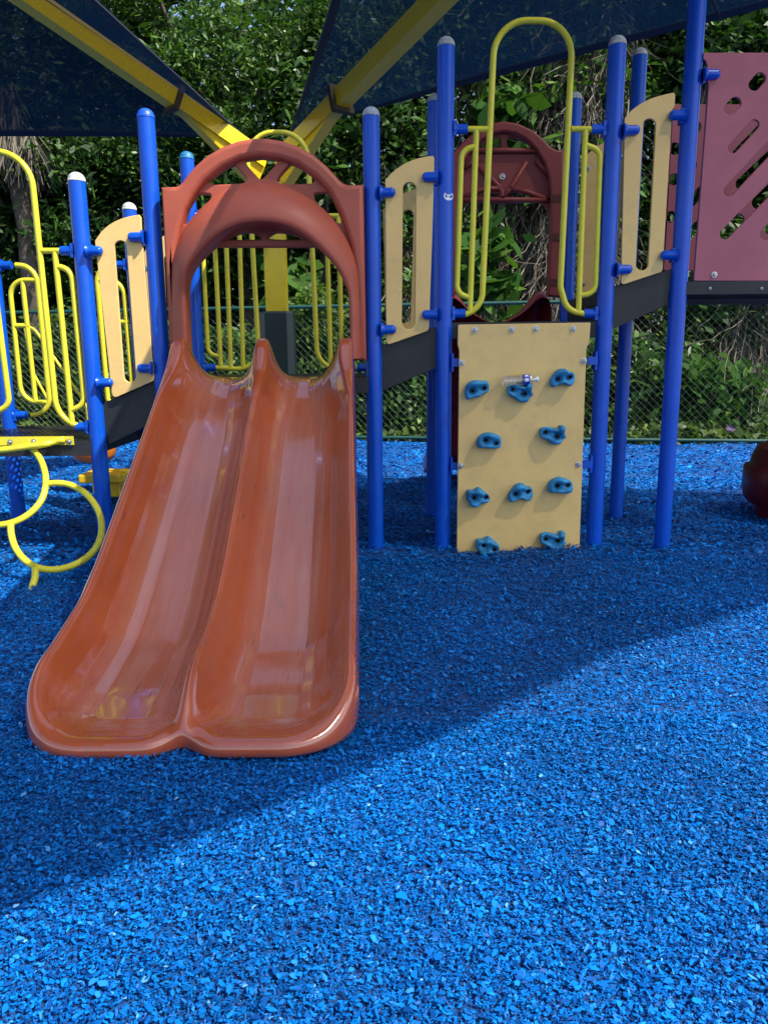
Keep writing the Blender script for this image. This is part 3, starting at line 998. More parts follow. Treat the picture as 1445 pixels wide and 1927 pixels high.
wh = [[(310, 815), (335, 720), (385, 645), (465, 640), (478, 660), (455, 695), (390, 755), (345, 808), (325, 824)],
      [(442, 568), (520, 503), (588, 472), (610, 476), (678, 556), (672, 580), (640, 590), (495, 596), (462, 584)],
      [(655, 458), (700, 440), (770, 436), (845, 443), (858, 460), (775, 555), (755, 566), (735, 555)],
      [(843, 560), (908, 482), (930, 472), (1000, 502), (1062, 556), (1060, 580), (1030, 591), (870, 592)],
      [(1050, 648), (1065, 635), (1138, 636), (1175, 702), (1214, 800), (1206, 820), (1180, 808), (1150, 770), (1065, 690)],
      [(552, 905), (745, 906), (748, 885), (705, 864), (640, 868), (570, 890)],
      [(798, 902), (995, 905), (940, 877), (850, 862), (812, 874)]]
plate('spoke_web', zm(web_out, *HZ), [shrink(smooth_closed(zm(h, *HZ), 4), 0.93) for h in wh], HY + 0.05, 0.06, 0.007, M['hood'], hood, 50)
A_ = [(250, 1580), (244, 1400), (240, 1250), (245, 1060), (270, 960), (320, 850), (390, 755), (470, 682), (560, 624), (650, 594), (750, 584), (850, 594), (950, 627), (1050, 684), (1150, 770), (1220, 860), (1272, 960), (1310, 1080), (1325, 1250), (1328, 1400), (1326, 1580)]
Bq = [(333, 1580), (326, 1400), (322, 1300), (318, 1160), (335, 1075), (380, 1000), (450, 920), (520, 862), (600, 820), (680, 800), (750, 795), (830, 800), (910, 820), (990, 860), (1060, 915), (1130, 985), (1190, 1060), (1228, 1130), (1255, 1200), (1265, 1300), (1268, 1400), (1270, 1580)]
NA = 80
a2 = resample(smooth_open(zm(A_, *HZ), 5), NA); b2 = resample(smooth_open(zm(Bq, *HZ), 5), NA)
rows = []
prot = []
for i in range(NA):
    s_ = i / (NA - 1)
    prot.append(0.05 + 0.15 * max(0, math.sin(math.pi * min(1, max(0, (s_ - 0.17) / 0.66)))) ** 1.3)
NW = 10
for k in range(NW + 1):
    a = R(90 * k / NW)
    rows.append([P(*(a2[i] * math.cos(a) + b2[i] * (1 - math.cos(a))), HY + 0.05 - (0.05 + prot[i]) * math.sin(a)) for i in range(NA)])
lipc = np.array([(530.0, 560.0)])
for dy, sc in ((0.012, 0.985), (0.04, 0.98), (0.10, 0.98), (0.5, 0.985)):
    r_ = []
    for i in range(NA):
        y = (HY - prot[i] + dy) if dy < 0.4 else HY + 0.07
        p = P(*b2[i], HY - prot[i])
        c = P(492, 560, HY - prot[i])
        r_.append(Vector((c.x + (p.x - c.x) * sc, min(y, HY + 0.07), c.z + (p.z - c.z) * sc)))
    rows.append(r_)
vs = [v for r_ in rows for v in r_]
fs = [(j * NA + i, j * NA + i + 1, (j + 1) * NA + i + 1, (j + 1) * NA + i) for j in range(len(rows) - 1) for i in range(NA - 1)]
cow = link('cowl', vs, fs, M['hood'], hood, smooth=True)

# ---- rear hood (maroon-red) over the back slide
RZ = (840, 60, 300 / 997)
RY = B_ - 0.05
ro = [(-25, 735), (10, 735), (40, 760), (60, 735), (100, 690), (200, 602), (290, 566), (370, 557), (455, 572), (540, 613), (605, 668), (650, 716), (690, 736), (735, 738), (715, 1660), (632, 1650),
      (650, 1250), (652, 1000), (640, 900), (610, 810), (560, 730), (500, 672), (430, 632), (365, 622), (300, 632), (230, 668), (170, 725), (110, 810), (80, 900), (68, 1000), (60, 1250), (50, 1650), (-30, 1660)]
rh = plate('slide_hood', zm(ro, *RZ), [], RY, 0.08, 0.014, M['redhood'], PS, 50)
rh['label'] = 'dark red arched hood at the back, seen through the yellow arch'
wo = [(40, 1640), (55, 1000), (80, 870), (130, 760), (200, 690), (300, 635), (365, 625), (430, 635), (520, 680), (590, 755), (640, 860), (655, 1000), (650, 1640), (634, 1640), (642, 1250), (640, 1140), (620, 1092), (578, 1066), (120, 1068), (85, 1110), (75, 1250), (66, 1640)]
whs = [[(385, 660), (420, 660), (490, 690), (530, 715), (520, 728), (400, 725), (378, 700)], [(335, 662), (300, 665), (220, 705), (210, 725), (320, 728), (340, 700)],
       [(555, 775), (590, 790), (610, 840), (590, 830)], [(375, 1015), (440, 1000), (520, 1025), (500, 1032), (390, 1030)], [(325, 1012), (270, 1010), (220, 1026), (310, 1030)]]
plate('spoke_web', zm(wo, *RZ), [smooth_closed(zm(h, *RZ), 3) for h in whs], RY + 0.05, 0.03, 0.006, M['redhood'], rh, 50)
mb = MB()
for pts in ([(60, 742), (640, 742)], [(60, 1050), (640, 1050)], [(200, 840), (345, 985), (350, 1040)], [(500, 815), (395, 985), (350, 1040)], [(110, 850), (200, 790)], [(560, 800), (640, 900)],
            [(110, 1035), (220, 985), (345, 975)], [(395, 975), (500, 1000), (640, 1050)]):
    q = [P(x, y, RY + 0.035) for x, y in zm(pts, *RZ)]
    mb.tube(fillet(q, 0.1, 5) if len(q) > 2 else q, 0.016, 10)
mb.build('rib', M['redhood'], rh, smooth=True)
bolt_at(rh, P(945, 332, RY + 0.03), r=0.015)
for y in (1040, 1282, 1568):
    x, yy = zm([(690, y)], *RZ)[0]
    p = P(x, yy, RY)
    mb = MB(); mb.box((p.x - 0.04, RY - 0.004, p.z - 0.022), (p.x + 0.035, RY + 0.004, p.z + 0.022))
    mb.build('slot', M['redshade'], rh)  # flush box, its depth only painted as dark shade

# ---- chute surfaces
def chute(name, mat, outline_fn, label):
    pass


def seglist(t, tab):
    xs_ = [a for a, _ in tab]; ys_ = [b_ for _, b_ in tab]
    return np.interp(t, xs_, ys_)


def smooth_tab(tab, n=200):
    """monotone-ish smooth interpolation table"""
    xs_ = np.array([a for a, _ in tab], float); ys_ = np.array([b_ for _, b_ in tab], float)
    t = np.linspace(xs_[0], xs_[-1], n)
    y = np.interp(t, xs_, ys_)
    k = max(3, n // 16)
    ker = np.hanning(k + 2)[1:-1]; ker /= ker.sum()
    yp = np.r_[2 * y[0] - y[k:0:-1], y, 2 * y[-1] - y[-2:-k - 2:-1]]
    y = np.convolve(yp, ker, 'same')[k:-k]
    return t, y


def build_slide(name, lanes, yb, yf, xl_tab, xr_tab, floor_tab, hs_tab, hd_tab, mat, parent, label, Rout=0.24, Rin=0.06, cleft=0.05, wide=1.0):
    """open chute with one or two lanes; runs from y=yb (top, far) to y=yf (exit, near)"""
    ft, fv = smooth_tab(floor_tab)
    ht, hv = smooth_tab(hs_tab)
    dt, dv = smooth_tab(hd_tab)
    NV, NU = 150 if lanes == 2 else 60, 170
    v = np.linspace(-1, 1, NV); v = np.sign(v) * (1 - (1 - np.abs(v)) ** 1.25)
    if lanes == 2:
        v = np.sin(v * np.pi / 2) * 0.35 + v * 0.65
    xlf, xrf = np.interp(yf, *zip(*xl_tab)), np.interp(yf, *zip(*xr_tab))
    wf = (xrf - xlf) / 2
    # exit outline (y as a function of v)
    dist_out = (1 - np.abs(v)) * wf
    yend = np.where(dist_out < Rout, yf + Rout - np.sqrt(np.maximum(0, Rout ** 2 - (Rout - dist_out) ** 2)), yf)
    if lanes == 2:
        e = np.abs(v) * wf
        yend = yend + cleft * np.exp(-(e / Rin) ** 2)
    s = np.linspace(0, 1, NU); s = 1 - (1 - s) ** 1.25
    Yg = yb + s[:, None] * (yend[None, :] - yb)
    XL = np.interp(Yg, *zip(*xl_tab)); XR = np.interp(Yg, *zip(*xr_tab))
    Xg = (XL + XR) / 2 + v[None, :] * (XR - XL) / 2
    XC = (XL + XR) / 2
    # distance to the outline (sides and exit)
    ol = np.concatenate([np.stack([Xg[:, 0], Yg[:, 0]], 1), np.stack([Xg[-1], Yg[-1]], 1), np.stack([Xg[::-1, -1], Yg[::-1, -1]], 1)])
    olr = resample(ol, 2600)
    pts = np.stack([Xg.ravel(), Yg.ravel()], 1)
    D = np.empty(len(pts))
    for a in range(0, len(pts), 1000):
        D[a:a + 1000] = np.sqrt(((pts[a:a + 1000, None, :] - olr[None]) ** 2).sum(2)).min(1)
    D = D.reshape(Xg.shape)
    Z0 = np.interp(Yg, ft, fv); HS = np.interp(Yg, ht, hv); HD = np.interp(Yg, dt, dv)
    pd = [0, .003, .009, .019, .030, .040, .050, .064, .085, .115, .150, .190, 9]
    ph = [.62, .82, .95, 1.0, .99, .92, .80, .62, .42, .22, .08, 0, 0]
    wy = wide * np.interp(Yg, [3.7, 4.05, 6], [1, 1.12 if lanes == 2 else 1, 1.12 if lanes == 2 else 1])
    plat = np.interp(Yg, [3.75, 4.02, 6], [0, 0.035, 0.035]) if lanes == 2 else 0 * Yg
    De = np.where(D > .028, np.maximum(.028, D - plat), D)
    wall = HS * np.interp(De / wy, pd, ph)
    if lanes == 2:
        e = np.abs(Xg - XC)
        dvd = HD * np.interp(np.maximum(0, e - plat * .45) / wy, [0, .008, .018, .028, .040, .058, .082, .11, .145, 9], [1, .98, .90, .74, .54, .34, .18, .07, 0, 0])
        k = 0.012
        wall = np.maximum(wall, dvd) + k * np.exp(-np.abs(wall - dvd) / k) * np.minimum(wall, dvd) / (np.maximum(wall, dvd) + 1e-3) * .5
    # hollow the run a little across each lane
    Zg = Z0 + wall
    n = NV
    verts = [tuple(p) for p in np.stack([Xg, Yg, Zg], 2).reshape(-1, 3)]
    faces = [(j * n + i, (j + 1) * n + i, (j + 1) * n + i + 1, j * n + i + 1) for j in range(NU - 1) for i in range(NV - 1)]
    # skirt round the rim
    rim = [j * n for j in range(NU)] + [(NU - 1) * n + i for i in range(1, NV)] + [j * n + NV - 1 for j in range(NU - 2, -1, -1)]
    prev = rim
    cx = float(XC.mean())
    for dz, g in ((0.35, 0.004), (0.75, 0.003), (1.0, -0.006), (1.02, -0.02)):
        ring = []
        for idx in rim:
            x, y, z = verts[idx]
            j, i = divmod(idx, n)
            zb = max(0.012, Z0[j, i] - 0.055)
            sx = -1 if i == 0 else (1 if i == NV - 1 else 0)
            sy = -1 if j == NU - 1 else 0
            verts.append((x + sx * g * (0.7 if sy else 1), y + sy * g, z + (zb - z) * min(dz, 1)))
            ring.append(len(verts) - 1)
        for a in range(len(rim) - 1):
            faces.append((prev[a + 1], prev[a], ring[a], ring[a + 1]))
        prev = ring
    o = link(name, verts, faces, mat, parent, smooth=True)
    o['label'] = label
    # mask down the middle of each lane, for wear and painted reflection
    es = np.abs(Xg - XC) if lanes == 2 else np.full_like(Xg, 9.0)
    mask = np.clip((D - 0.10) / 0.06, 0, 1) * np.clip((es - 0.07) / 0.05, 0, 1)
    at_ = o.data.attributes.new('lane_wear_sheen', 'FLOAT', 'POINT')
    full = np.zeros(len(o.data.vertices), np.float32); full[:mask.size] = mask.ravel()
    at_.data.foreach_set('value', full)
    return o


slide = build_slide('double_slide', 2, 4.34, 2.03,
                    [(1.9, -1.115), (2.3, -1.115), (2.8, -1.10), (4.4, -1.105)], [(1.9, -0.075), (2.3, -0.088), (2.8, -0.10), (4.1, -0.15), (4.4, -0.15)],
                    [(1.9, .030), (2.12, .034), (2.38, .060), (2.64, .122), (2.85, .235), (3.39, .555), (4.02, .945), (4.14, 1.005), (4.25, 1.035), (4.4, 1.035)],
                    [(1.9, .024), (2.07, .028), (2.16, .085), (2.30, .16), (2.7, .19), (3.4, .20), (3.95, .20), (4.06, .25), (4.15, .25), (4.24, .10), (4.32, .03), (4.4, .02)],
                    [(1.9, .020), (2.07, .03), (2.13, .10), (2.24, .165), (2.7, .19), (3.4, .20), (3.95, .19), (4.06, .25), (4.15, .25), (4.24, .10), (4.32, .03), (4.4, .02)],
                    M['slide'], PS, 'glossy terracotta two-lane slide')
# back slide, dropping away from the climbing deck: built nose-on then turned round
def back_map(o):
    me = o.data
    co = np.empty(len(me.vertices) * 3); me.vertices.foreach_get('co', co); co = co.reshape(-1, 3)
    co[:, 1] = 2 * B_ - co[:, 1] + 0.08
    me.vertices.foreach_set('co', co.ravel()); me.flip_normals(); me.update()


bs = build_slide('back_slide', 1, 5.31, 3.3, [(3, .36), (5.4, .42)], [(3, 1.16), (5.4, 1.145)],
                 [(3.2, .1), (3.6, .12), (3.9, .22), (4.9, 1.2), (5.05, 1.30), (5.2, 1.325), (5.4, 1.325)],
                 [(3.2, .05), (3.5, .12), (4.0, .17), (4.8, .19), (4.95, .25), (5.2, .25), (5.3, .22), (5.4, .02)], [(3, 0), (5.4, 0)], M['redlit'], PS, 'dark red slide dropping away behind the climbing wall', wide=2.5)
back_map(bs)

# ---- spiral slide exit at the right edge
mb = MB()
c = P(1530, 940, 5.35)
prof = []
for y, rx in ((815, 40), (822, 62), (832, 86), (845, 106), (862, 113), (878, 116), (880, 124), (884, 126), (922, 126), (940, 121), (948, 114), (952, 100), (960, 98), (985, 98), (1005, 97)):
    q = P(1530 - rx, y, 5.35); q0 = P(1530, y, 5.35)
    prof.append((q.z, q0.x - q.x))
prof = [(-0.12, prof[-1][1] * .97)] + prof[::-1] + [(prof[0][0] - 0.05, prof[0][1] * .8), (prof[0][0] - 0.2, prof[0][1] * .6)]
mb.lathe(prof, (c.x, c.y, 0), (0, 0, 1), 48)
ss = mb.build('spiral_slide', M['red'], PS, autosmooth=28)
ss['label'] = 'dark red rounded foot of a spiral slide'
mb = MB()
rows = []
cx_, cy_ = c.x, c.y
zt0 = Z4; zb0 = 0.45
NS = 60
for k in range(NS + 1):
    f = k / NS
    a = R(95 + 300 * f)
    z = zb0 + (zt0 - zb0) * f
    rr_ = []
    for m_ in range(13):
        th = math.pi * (m_ / 12)
        rad = 0.42 - 0.25 * math.cos(th)
        rr_.append((cx_ + 0.35 + rad * math.cos(a), cy_ + 0.55 + rad * math.sin(a), z + 0.24 - 0.26 * math.sin(th)))
    rows.append(rr_)
vs = [p for r_ in rows for p in r_]
fs = [(j * 13 + i, j * 13 + i + 1, (j + 1) * 13 + i + 1, (j + 1) * 13 + i) for j in range(NS) for i in range(12)]

# ------------------------------------------------------------------ water bottle on a hold
L_ = P(945, 717, CW - 0.04); Rr = P(1013, 714, CW - 0.04)
bt = thing('water_bottle', 'empty clear plastic water bottle lying on the top middle climbing hold', 'bottle', tuple(L_))
ax = (Rr - L_); ln = ax.length; ax.normalize()
rb = 0.031
pr = [(0, 0.012), (0.001, rb * 0.85), (0.006, rb)]
for k in range(6):
    z0 = 0.012 + k * 0.017
    pr += [(z0, rb), (z0 + 0.006, rb * 0.93), (z0 + 0.011, rb)]
pr += [(ln * .56, rb), (ln * .76, rb), (ln * .80, rb * .92), (ln * .88, rb * .52), (ln * .925, rb * .42), (ln * .94, rb * .42)]
mb = MB(); mb.lathe(pr, L_, ax, 26)
mb.build('bottle_body', M['pet'], bt, smooth=True)
mb = MB(); mb.lathe([(ln * .575, rb * 1.004), (ln * .575, rb * 1.018), (ln * .735, rb * 1.018), (ln * .735, rb * 1.004)], L_, ax, 30)
mb.build('bottle_label', M['lblue'], bt, smooth=False, autosmooth=40)
mb = MB()
up = Vector((0, 0, 1))
for (u0, u1, a0, a1) in ((.60, .705, -12, 18), (.60, .70, 38, 60)):
    vs = []
    for k in range(7):
        a = R(a0 + (a1 - a0) * k / 6)
        for u in (u0, u1):
            vs.append(L_ + ax * ln * u + Vector((0, -math.cos(a), math.sin(a))) * rb * 1.026)
    mb.add(vs, [(2 * k, 2 * k + 1, 2 * k + 3, 2 * k + 2) for k in range(6)])
mb.build('label_print', M['lwhite'], bt)
mb = MB(); mb.lathe([(ln * .935, rb * .46), (ln * .94, rb * .5), (ln * .995, rb * .5), (ln, rb * .44)], L_, ax, 20)
mb.build('bottle_cap', M['lwhite'], bt, autosmooth=40)

# ------------------------------------------------------------------ shade structure
CX = P(520, 520, 7.35).x; CY = 7.35
SH = thing('shade_canopy', 'yellow steel column with two arms carrying navy blue shade sails', 'shade canopy', (CX, CY, 0))
cw = 0.093
ctop = P(511, 318, CY).z


def beam(mb, a, b_, w, h, upv=Vector((0, 0, 1))):
    a = Vector(a); b_ = Vector(b_)
    t = (b_ - a).normalized(); s_ = t.cross(upv).normalized(); u_ = s_.cross(t)
    vs = [p + s_ * sx * w / 2 + u_ * su * h / 2 for p in (a, b_) for sx, su in ((-1, -1), (1, -1), (1, 1), (-1, 1))]
    mb.add(vs, [(3, 2, 1, 0), (4, 5, 6, 7), (0, 1, 5, 4), (1, 2, 6, 5), (2, 3, 7, 6), (3, 0, 4, 7)])


mb = MB(); mb.box((CX - cw, CY - cw, -0.1), (CX + cw, CY + cw, P(520, 345, CY).z))
colm = mb.build('column', M['ycol'], SH)
mb = MB(); zp = P(520, 587, CY).z
r0 = 0.155
pp = [(0.10, 0.155), (0.155, 0.10)]
oct_ = [(a, b_) for a, b_ in ((.10, .155), (.155, .10), (.155, -.10), (.10, -.155), (-.10, -.155), (-.155, -.10), (-.155, .10), (-.10, .155))]
vs = [(CX + a, CY + b_, z) for z in (-0.05, zp - 0.02) for a, b_ in oct_] + [(CX + a * .93, CY + b_ * .93, zp) for a, b_ in oct_]
fs = [(i, (i + 1) % 8, 8 + (i + 1) % 8, 8 + i) for i in range(8)] + [(8 + i, 8 + (i + 1) % 8, 16 + (i + 1) % 8, 16 + i) for i in range(8)] + [tuple(range(16, 24))]
mb.add([Vector(v) for v in vs], fs)
o = mb.build('pad', M['pad'], SH); o['label'] = 'dark green padding round the foot of the column'


def plane_hit(px, py, origin, dirv):
    """ray through a photo point against the vertical plane through origin along dirv"""
    nn = Vector((-dirv[1], dirv[0], 0))
    d = ray(px, py)
    t = (Vector(origin) - EYE).dot(nn) / d.dot(nn)
    return EYE + d * t


def sail(c0, v1, v2, ridge_end, hem_w, label, cloth='cloth'):
    """two hipped panels with inward curving free edges"""
    n = 36
    c0, v1, v2, re_ = map(Vector, (c0, v1, v2, ridge_end))
    rows_ = []
    me_ = MB()
    for side, vv in ((0, v1), (1, v2)):
        vs = []; fs = []
        for i in range(n + 1):
            t = i / n
            rp_ = c0.lerp(re_, t)
            ep = c0.lerp(vv, t)
            sag = (0.006 if side == 0 else 0.02) * math.sin(math.pi * t) * (vv - c0).length
            inw = (rp_ - ep); inw.z = 0
            if inw.length > 1e-6:
                ep = ep + inw.normalized() * min(sag, inw.length * 0.4)
            for j in range(13):
                s_ = j / 12
                p = rp_.lerp(ep, s_)
                p.z -= 0.10 * math.sin(math.pi * s_) * min(1, (ep - rp_).length / 2)
                vs.append(p)
        for i in range(n):
            for j in range(12):
                a = i * 13 + j
                q = (a, a + 1, a + 14, a + 13)
                fs.append(q if side == 0 else q[::-1])
        me_.add(vs, fs)
        rows_.append(vs)
    o = me_.build('sail', M[cloth], SH, smooth=True)
    o['label'] = label
    for vs in rows_:
        hb = MB()
        ed = [vs[i * 13 + 12] for i in range(n + 1)]
        ind = [vs[i * 13 + 11] for i in range(n + 1)]
        vv = []
        for a, b_ in zip(ed, ind):
            d = (b_ - a)
            d = d.normalized() * min(hem_w, d.length) if d.length > 1e-6 else d
            vv += [a + Vector((0, 0, -.006)), a + d + Vector((0, 0, -.006)), a + d + Vector((0, 0, .006)), a + Vector((0, 0, .006))]
        f2 = []
        for i in range(n):
            a = i * 4
            for k in range(4):
                k2 = (k + 1) % 4
                f2.append((a + k, a + k2, a + 4 + k2, a + 4 + k))
        hb.add(vv, f2)
        hb.build('hem', M['hem'], o)
    # seams sewn across the cloth
    vs = rows_[1]
    sm = MB()
    sm.tube([vs[14 * 13 + j] + Vector((0, 0, -0.008)) for j in range(13)], 0.010, 6)
    sm.build('seam', M['hem'], o)
    return o


SZ = 3.07
c0r = PZ(548, 250, SZ)
e1 = PZ(640, 0, SZ); v1 = c0r + (e1 - c0r) * (7.82 / 2.62) + Vector((-0.25, 0, 0))
er = P(1445, 35, 5.84); v2 = c0r + (er - c0r) * 2.4
bis = ((e1 - c0r).normalized() + (er - c0r).normalized()); bis.z = 0; bis.normalize()
armR = plane_hit(824, 0, (CX, CY, 0), bis)
base = P(528, 303, CY)
adir = (armR - base).normalized()
tip = base + adir * 9.35
mb = MB(); beam(mb, base, base + adir * 5.3, 0.125, 0.135)
arm = mb.build('arm', M['yframe'], SH)
off = Vector((0, 0, 0.10))
sail(c0r + Vector((0, 0, 0.02)), v1, v2, tip + off, 0.07, 'navy shade sail reaching over the climbing wall on the right')


def gusset(pa, pb, pc, Ydir):
    pass


def arm_fit(base, adir, px, py, low):
    """black bolted flange on the arm and the yellow knee plate below it"""
    q = min((base + adir * (k * 0.02) for k in range(300)), key=lambda w: (lambda s_: (s_[0] - px) ** 2 + (s_[1] - py) ** 2)(proj(w)))
    mb = MB(); beam(mb, q - adir * 0.02, q + adir * 0.02, 0.20, 0.21)
    fl = mb.build('flange', M['rust'], SH)
    hs = Vector((adir.x, adir.y, 0)).normalized()
    lo = Vector(low)
    mb = MB()
    s_ = adir.cross(Vector((0, 0, 1))).normalized() * 0.05
    a = base + Vector((0, 0, -0.03)); b_ = q + Vector((0, 0, -0.06)) - adir * 0.03; c_ = lo
    vs = [a + s_, b_ + s_, c_ + s_, a - s_, b_ - s_, c_ - s_]
    mb.add(vs, [(0, 1, 2), (5, 4, 3), (0, 3, 4, 1), (1, 4, 5, 2), (2, 5, 3, 0)])
    mb.build('knee_plate', M['yframe'], SH)


def proj(w):
    d = Vector(w) - EYE
    z = d.dot(_f)
    return (W0 / 2 + FPX * d.dot(CR) / z, H0 / 2 - FPX * d.dot(CU) / z)


arm_fit(base, adir, 640, 186, P(540, 352, CY))
c0l = PZ(462, 262, SZ)
e1l = PZ(190, 0, SZ); v1l = c0l + (e1l - c0l) * 2.9
el = PZ(0, 265, SZ); v2l = c0l + (el - c0l) * 3.2
bisl = ((e1l - c0l).normalized() + (el - c0l).normalized()); bisl.z = 0; bisl.normalize()
basel = P(495, 303, CY)
armL = plane_hit(58, 0, basel, bisl)
adl = (armL - basel).normalized(); tipl = basel + adl * 8.6
mb = MB(); beam(mb, basel, tipl, 0.125, 0.135)
mb.build('arm', M['yframe'], SH)
sail(c0l + Vector((0, 0, 0.02)), v1l, v2l, tipl + off, 0.07, 'navy shade sail over the low deck on the left', 'cloth_dense')
arm_fit(basel, adl, 330, 188, P(478, 352, CY))

# ------------------------------------------------------------------ fence
FX0, FX1 = -11.0, 9.5
fd = Vector((1, FB, 0)).normalized()
FH = 1.78
fence = thing('chain_link_fence', 'green chain-link fence along the back of the mulch bed', 'fence', (0, FA, 0))


def fp_(x, z, off_=0.0):
    return Vector((x, fence_y(x) + off_, z))


mb = MB(); mb.tube([fp_(FX0, FH), fp_(FX1, FH)], 0.024, 12); mb.build('top_rail', M['fencegreen'], fence, autosmooth=40)
mb = MB(); mb.tube([fp_(FX0, 0.06), fp_(FX1, 0.06)], 0.022, 10); mb.build('bottom_rail', M['fencegreen'], fence, autosmooth=40)
for x in (-9.2, -6.6, -3.9, -1.35, P(1048, 700, 10.1).x, 5.35, 8.0):
    mb = MB(); mb.lathe([(-0.1, 0.032), (FH + 0.02, 0.032), (FH + 0.05, 0.02)], fp_(x, 0), (0, 0, 1), 12)
    mb.build('fence_post', M['fencegreen'], fence, autosmooth=40)
V_ = []
pt = 0.095
wr = 0.0013
n = int((FX1 - FX0 + FH) / pt)
for fam in (1, -1):
    for k in range(-int(FH / pt), int((FX1 - FX0) / pt) + int(FH / pt)):
        xa = FX0 + k * pt
        za, zb = 0.03, FH - 0.01
        x0, x1 = (xa, xa + (zb - za)) if fam == 1 else (xa + (zb - za), xa)
        # clip to the fence ends
        if min(x0, x1) < FX0 or max(x0, x1) > FX1: continue
        A = fp_(x0, za, 0.027 + 0.003 * fam); B2 = fp_(x1, zb, 0.027 + 0.003 * fam)
        t = (B2 - A).normalized(); nn = Vector((FB, -1, 0)).normalized(); ss_ = t.cross(nn)
        ring_ = [(nn * math.cos(q) + ss_ * math.sin(q)) * wr for q in (0, 2.094, 4.189)]
        for i in range(3):
            j = (i + 1) % 3
            V_.append([A + ring_[i], A + ring_[j], B2 + ring_[j], B2 + ring_[i]])
o = quads('chain_link', np.array([[tuple(p) for p in q] for q in V_]), M['wire'], fence)

# ------------------------------------------------------------------ plants
def rand_dirs(n, up=0.0):
    d = rng.normal(0, 1, (n, 3)); d[:, 2] += up
    return d / np.linalg.norm(d, axis=1)[:, None]


def leaf_array(c, L, Wd, up=0.6, front=0.25, droop=0.0):
    """c: (N,3) leaf positions -> folded diamond-shaped leaves, two triangles as one kite"""
    n = len(c)
    nrm = rng.normal(0, 0.55, (n, 3)); nrm[:, 2] += up; nrm[:, 1] -= front
    nrm /= np.linalg.norm(nrm, axis=1)[:, None]
    d = rng.normal(0, 1, (n, 3)); d[:, 2] -= droop
    d -= nrm * (d * nrm).sum(1)[:, None]; d /= np.linalg.norm(d, axis=1)[:, None]
    s = np.cross(nrm, d)
    l = (L * np.exp(rng.normal(0, 0.28, n)))[:, None]; w = l * (Wd / L) * rng.uniform(0.8, 1.2, (n, 1))
    bend = l * rng.uniform(-0.05, 0.16, (n, 1))
    p = [c - d * l * .5, c - d * l * .12 + s * w * .5, c + d * l * .18 + s * w * .42, c + d * l * .55 - nrm * bend, c + d * l * .18 - s * w * .42, c - d * l * .12 - s * w * .5]
    return np.stack(p, 1)


def clumps(center, radii, nclump, per, csize, shell=0.45):
    cc = rand_dirs(nclump) * (shell + (1 - shell) * rng.random((nclump, 1)) ** 0.6)
    cc = cc * np.array(radii) + np.array(center)
    out = []
    for c in cc:
        k = int(per * rng.uniform(0.5, 1.5))
        sz = csize * rng.uniform(0.6, 1.4)
        out.append(c + rng.normal(0, 1, (k, 3)) * np.array([sz, sz, sz * 0.55]))
    return np.concatenate(out), cc


def limb(mb, a, b_, r0, r1, wob=0.15, n=7, sides=9):
    a = Vector(a); b_ = Vector(b_)
    pts = []
    for k in range(n + 1):
        t = k / n
        p = a.lerp(b_, t)
        if 0 < k < n:
            p += Vector((random.gauss(0, wob), random.gauss(0, wob), random.gauss(0, wob * .3))) * (a - b_).length * 0.12
        pts.append(p)
    mb.tube(pts, [r0 + (r1 - r0) * (k / n) for k in range(n + 1)], sides)
    return pts


def tree(label, x, y, th, tr, crown, leaf, lsize, nclump, per, csize, bark='bark', lean=(0, 0), up=0.6, group=None, ground=-0.05, vines=0, cat='tree', name='tree'):
    """trunk with limbs, a crown of separate leaves; crown = (dx,dy,z, rx,ry,rz)"""
    root = thing(name, label, cat, (x, y, ground), group)
    mb = MB()
    top = Vector((x + lean[0], y + lean[1], th))
    sp = limb(mb, (x, y, ground - 0.1), top, tr, tr * 0.55, 0.12, 9, 12)
    cen = np.array([x + lean[0] + crown[0], y + lean[1] + crown[1], crown[2]])
    pts, cc = clumps(cen, crown[3:6], nclump, per, csize)
    for c in cc[::max(1, len(cc) // 14)]:
        st = sp[random.randint(5, 9)]
        limb(mb, st, c, tr * 0.36, tr * 0.06, 0.2, 6, 6)
    mb.build('trunk', M[bark], root, smooth=True)
    pts = pts[pts[:, 2] > 0.02]
    fy = fence_y(pts[:, 0])
    pts = pts[pts[:, 1] > fy + 0.12]
    quads('crown', leaf_array(pts, lsize, lsize * 0.36, up), M[leaf], root)
    if vines:
        vine_part(root, x, y, lean, th, tr, vines)
    return root


def vine_part(root, x, y, lean, th, tr, nv, r=0.0042):
    nv = int(nv * 1.5)
    V_ = []
    for _ in range(nv):
        t0 = random.uniform(0.35, 1.0)
        a = random.uniform(0, 2 * math.pi)
        rad = tr * random.uniform(0.9, 2.0)
        p = Vector((x + lean[0] * t0 + rad * math.cos(a), y + lean[1] * t0 + rad * math.sin(a), th * t0))
        ln_ = random.uniform(0.5, 2.2)
        k = max(4, int(ln_ / 0.16)); q = p.copy()
        dr = Vector((random.gauss(0, .25), random.gauss(0, .25), -1))
        rr_ = r * random.uniform(.6, 1.6)
        for _i in range(k):
            dr = (dr + Vector((random.gauss(0, .28), random.gauss(0, .28), random.gauss(-0.1, .2)))).normalized()
            q2 = q + dr * ln_ / k
            if q2.z < 0: break
            sd = dr.cross(Vector((0, 1, 0.2))).normalized() * rr_
            V_.append([q - sd, q + sd, q2 + sd, q2 - sd])
            sd2 = dr.cross(sd).normalized() * rr_
            V_.append([q - sd2, q + sd2, q2 + sd2, q2 - sd2])
            q = q2
    o = quads('vines', np.array([[tuple(p) for p in q] for q in V_]), M['vine'], root)
    o['kind'] = 'stuff'
    o['label'] = 'dry brown hanging vines'


def TX(px, Y, py=600):
    return P(px, py, Y).x


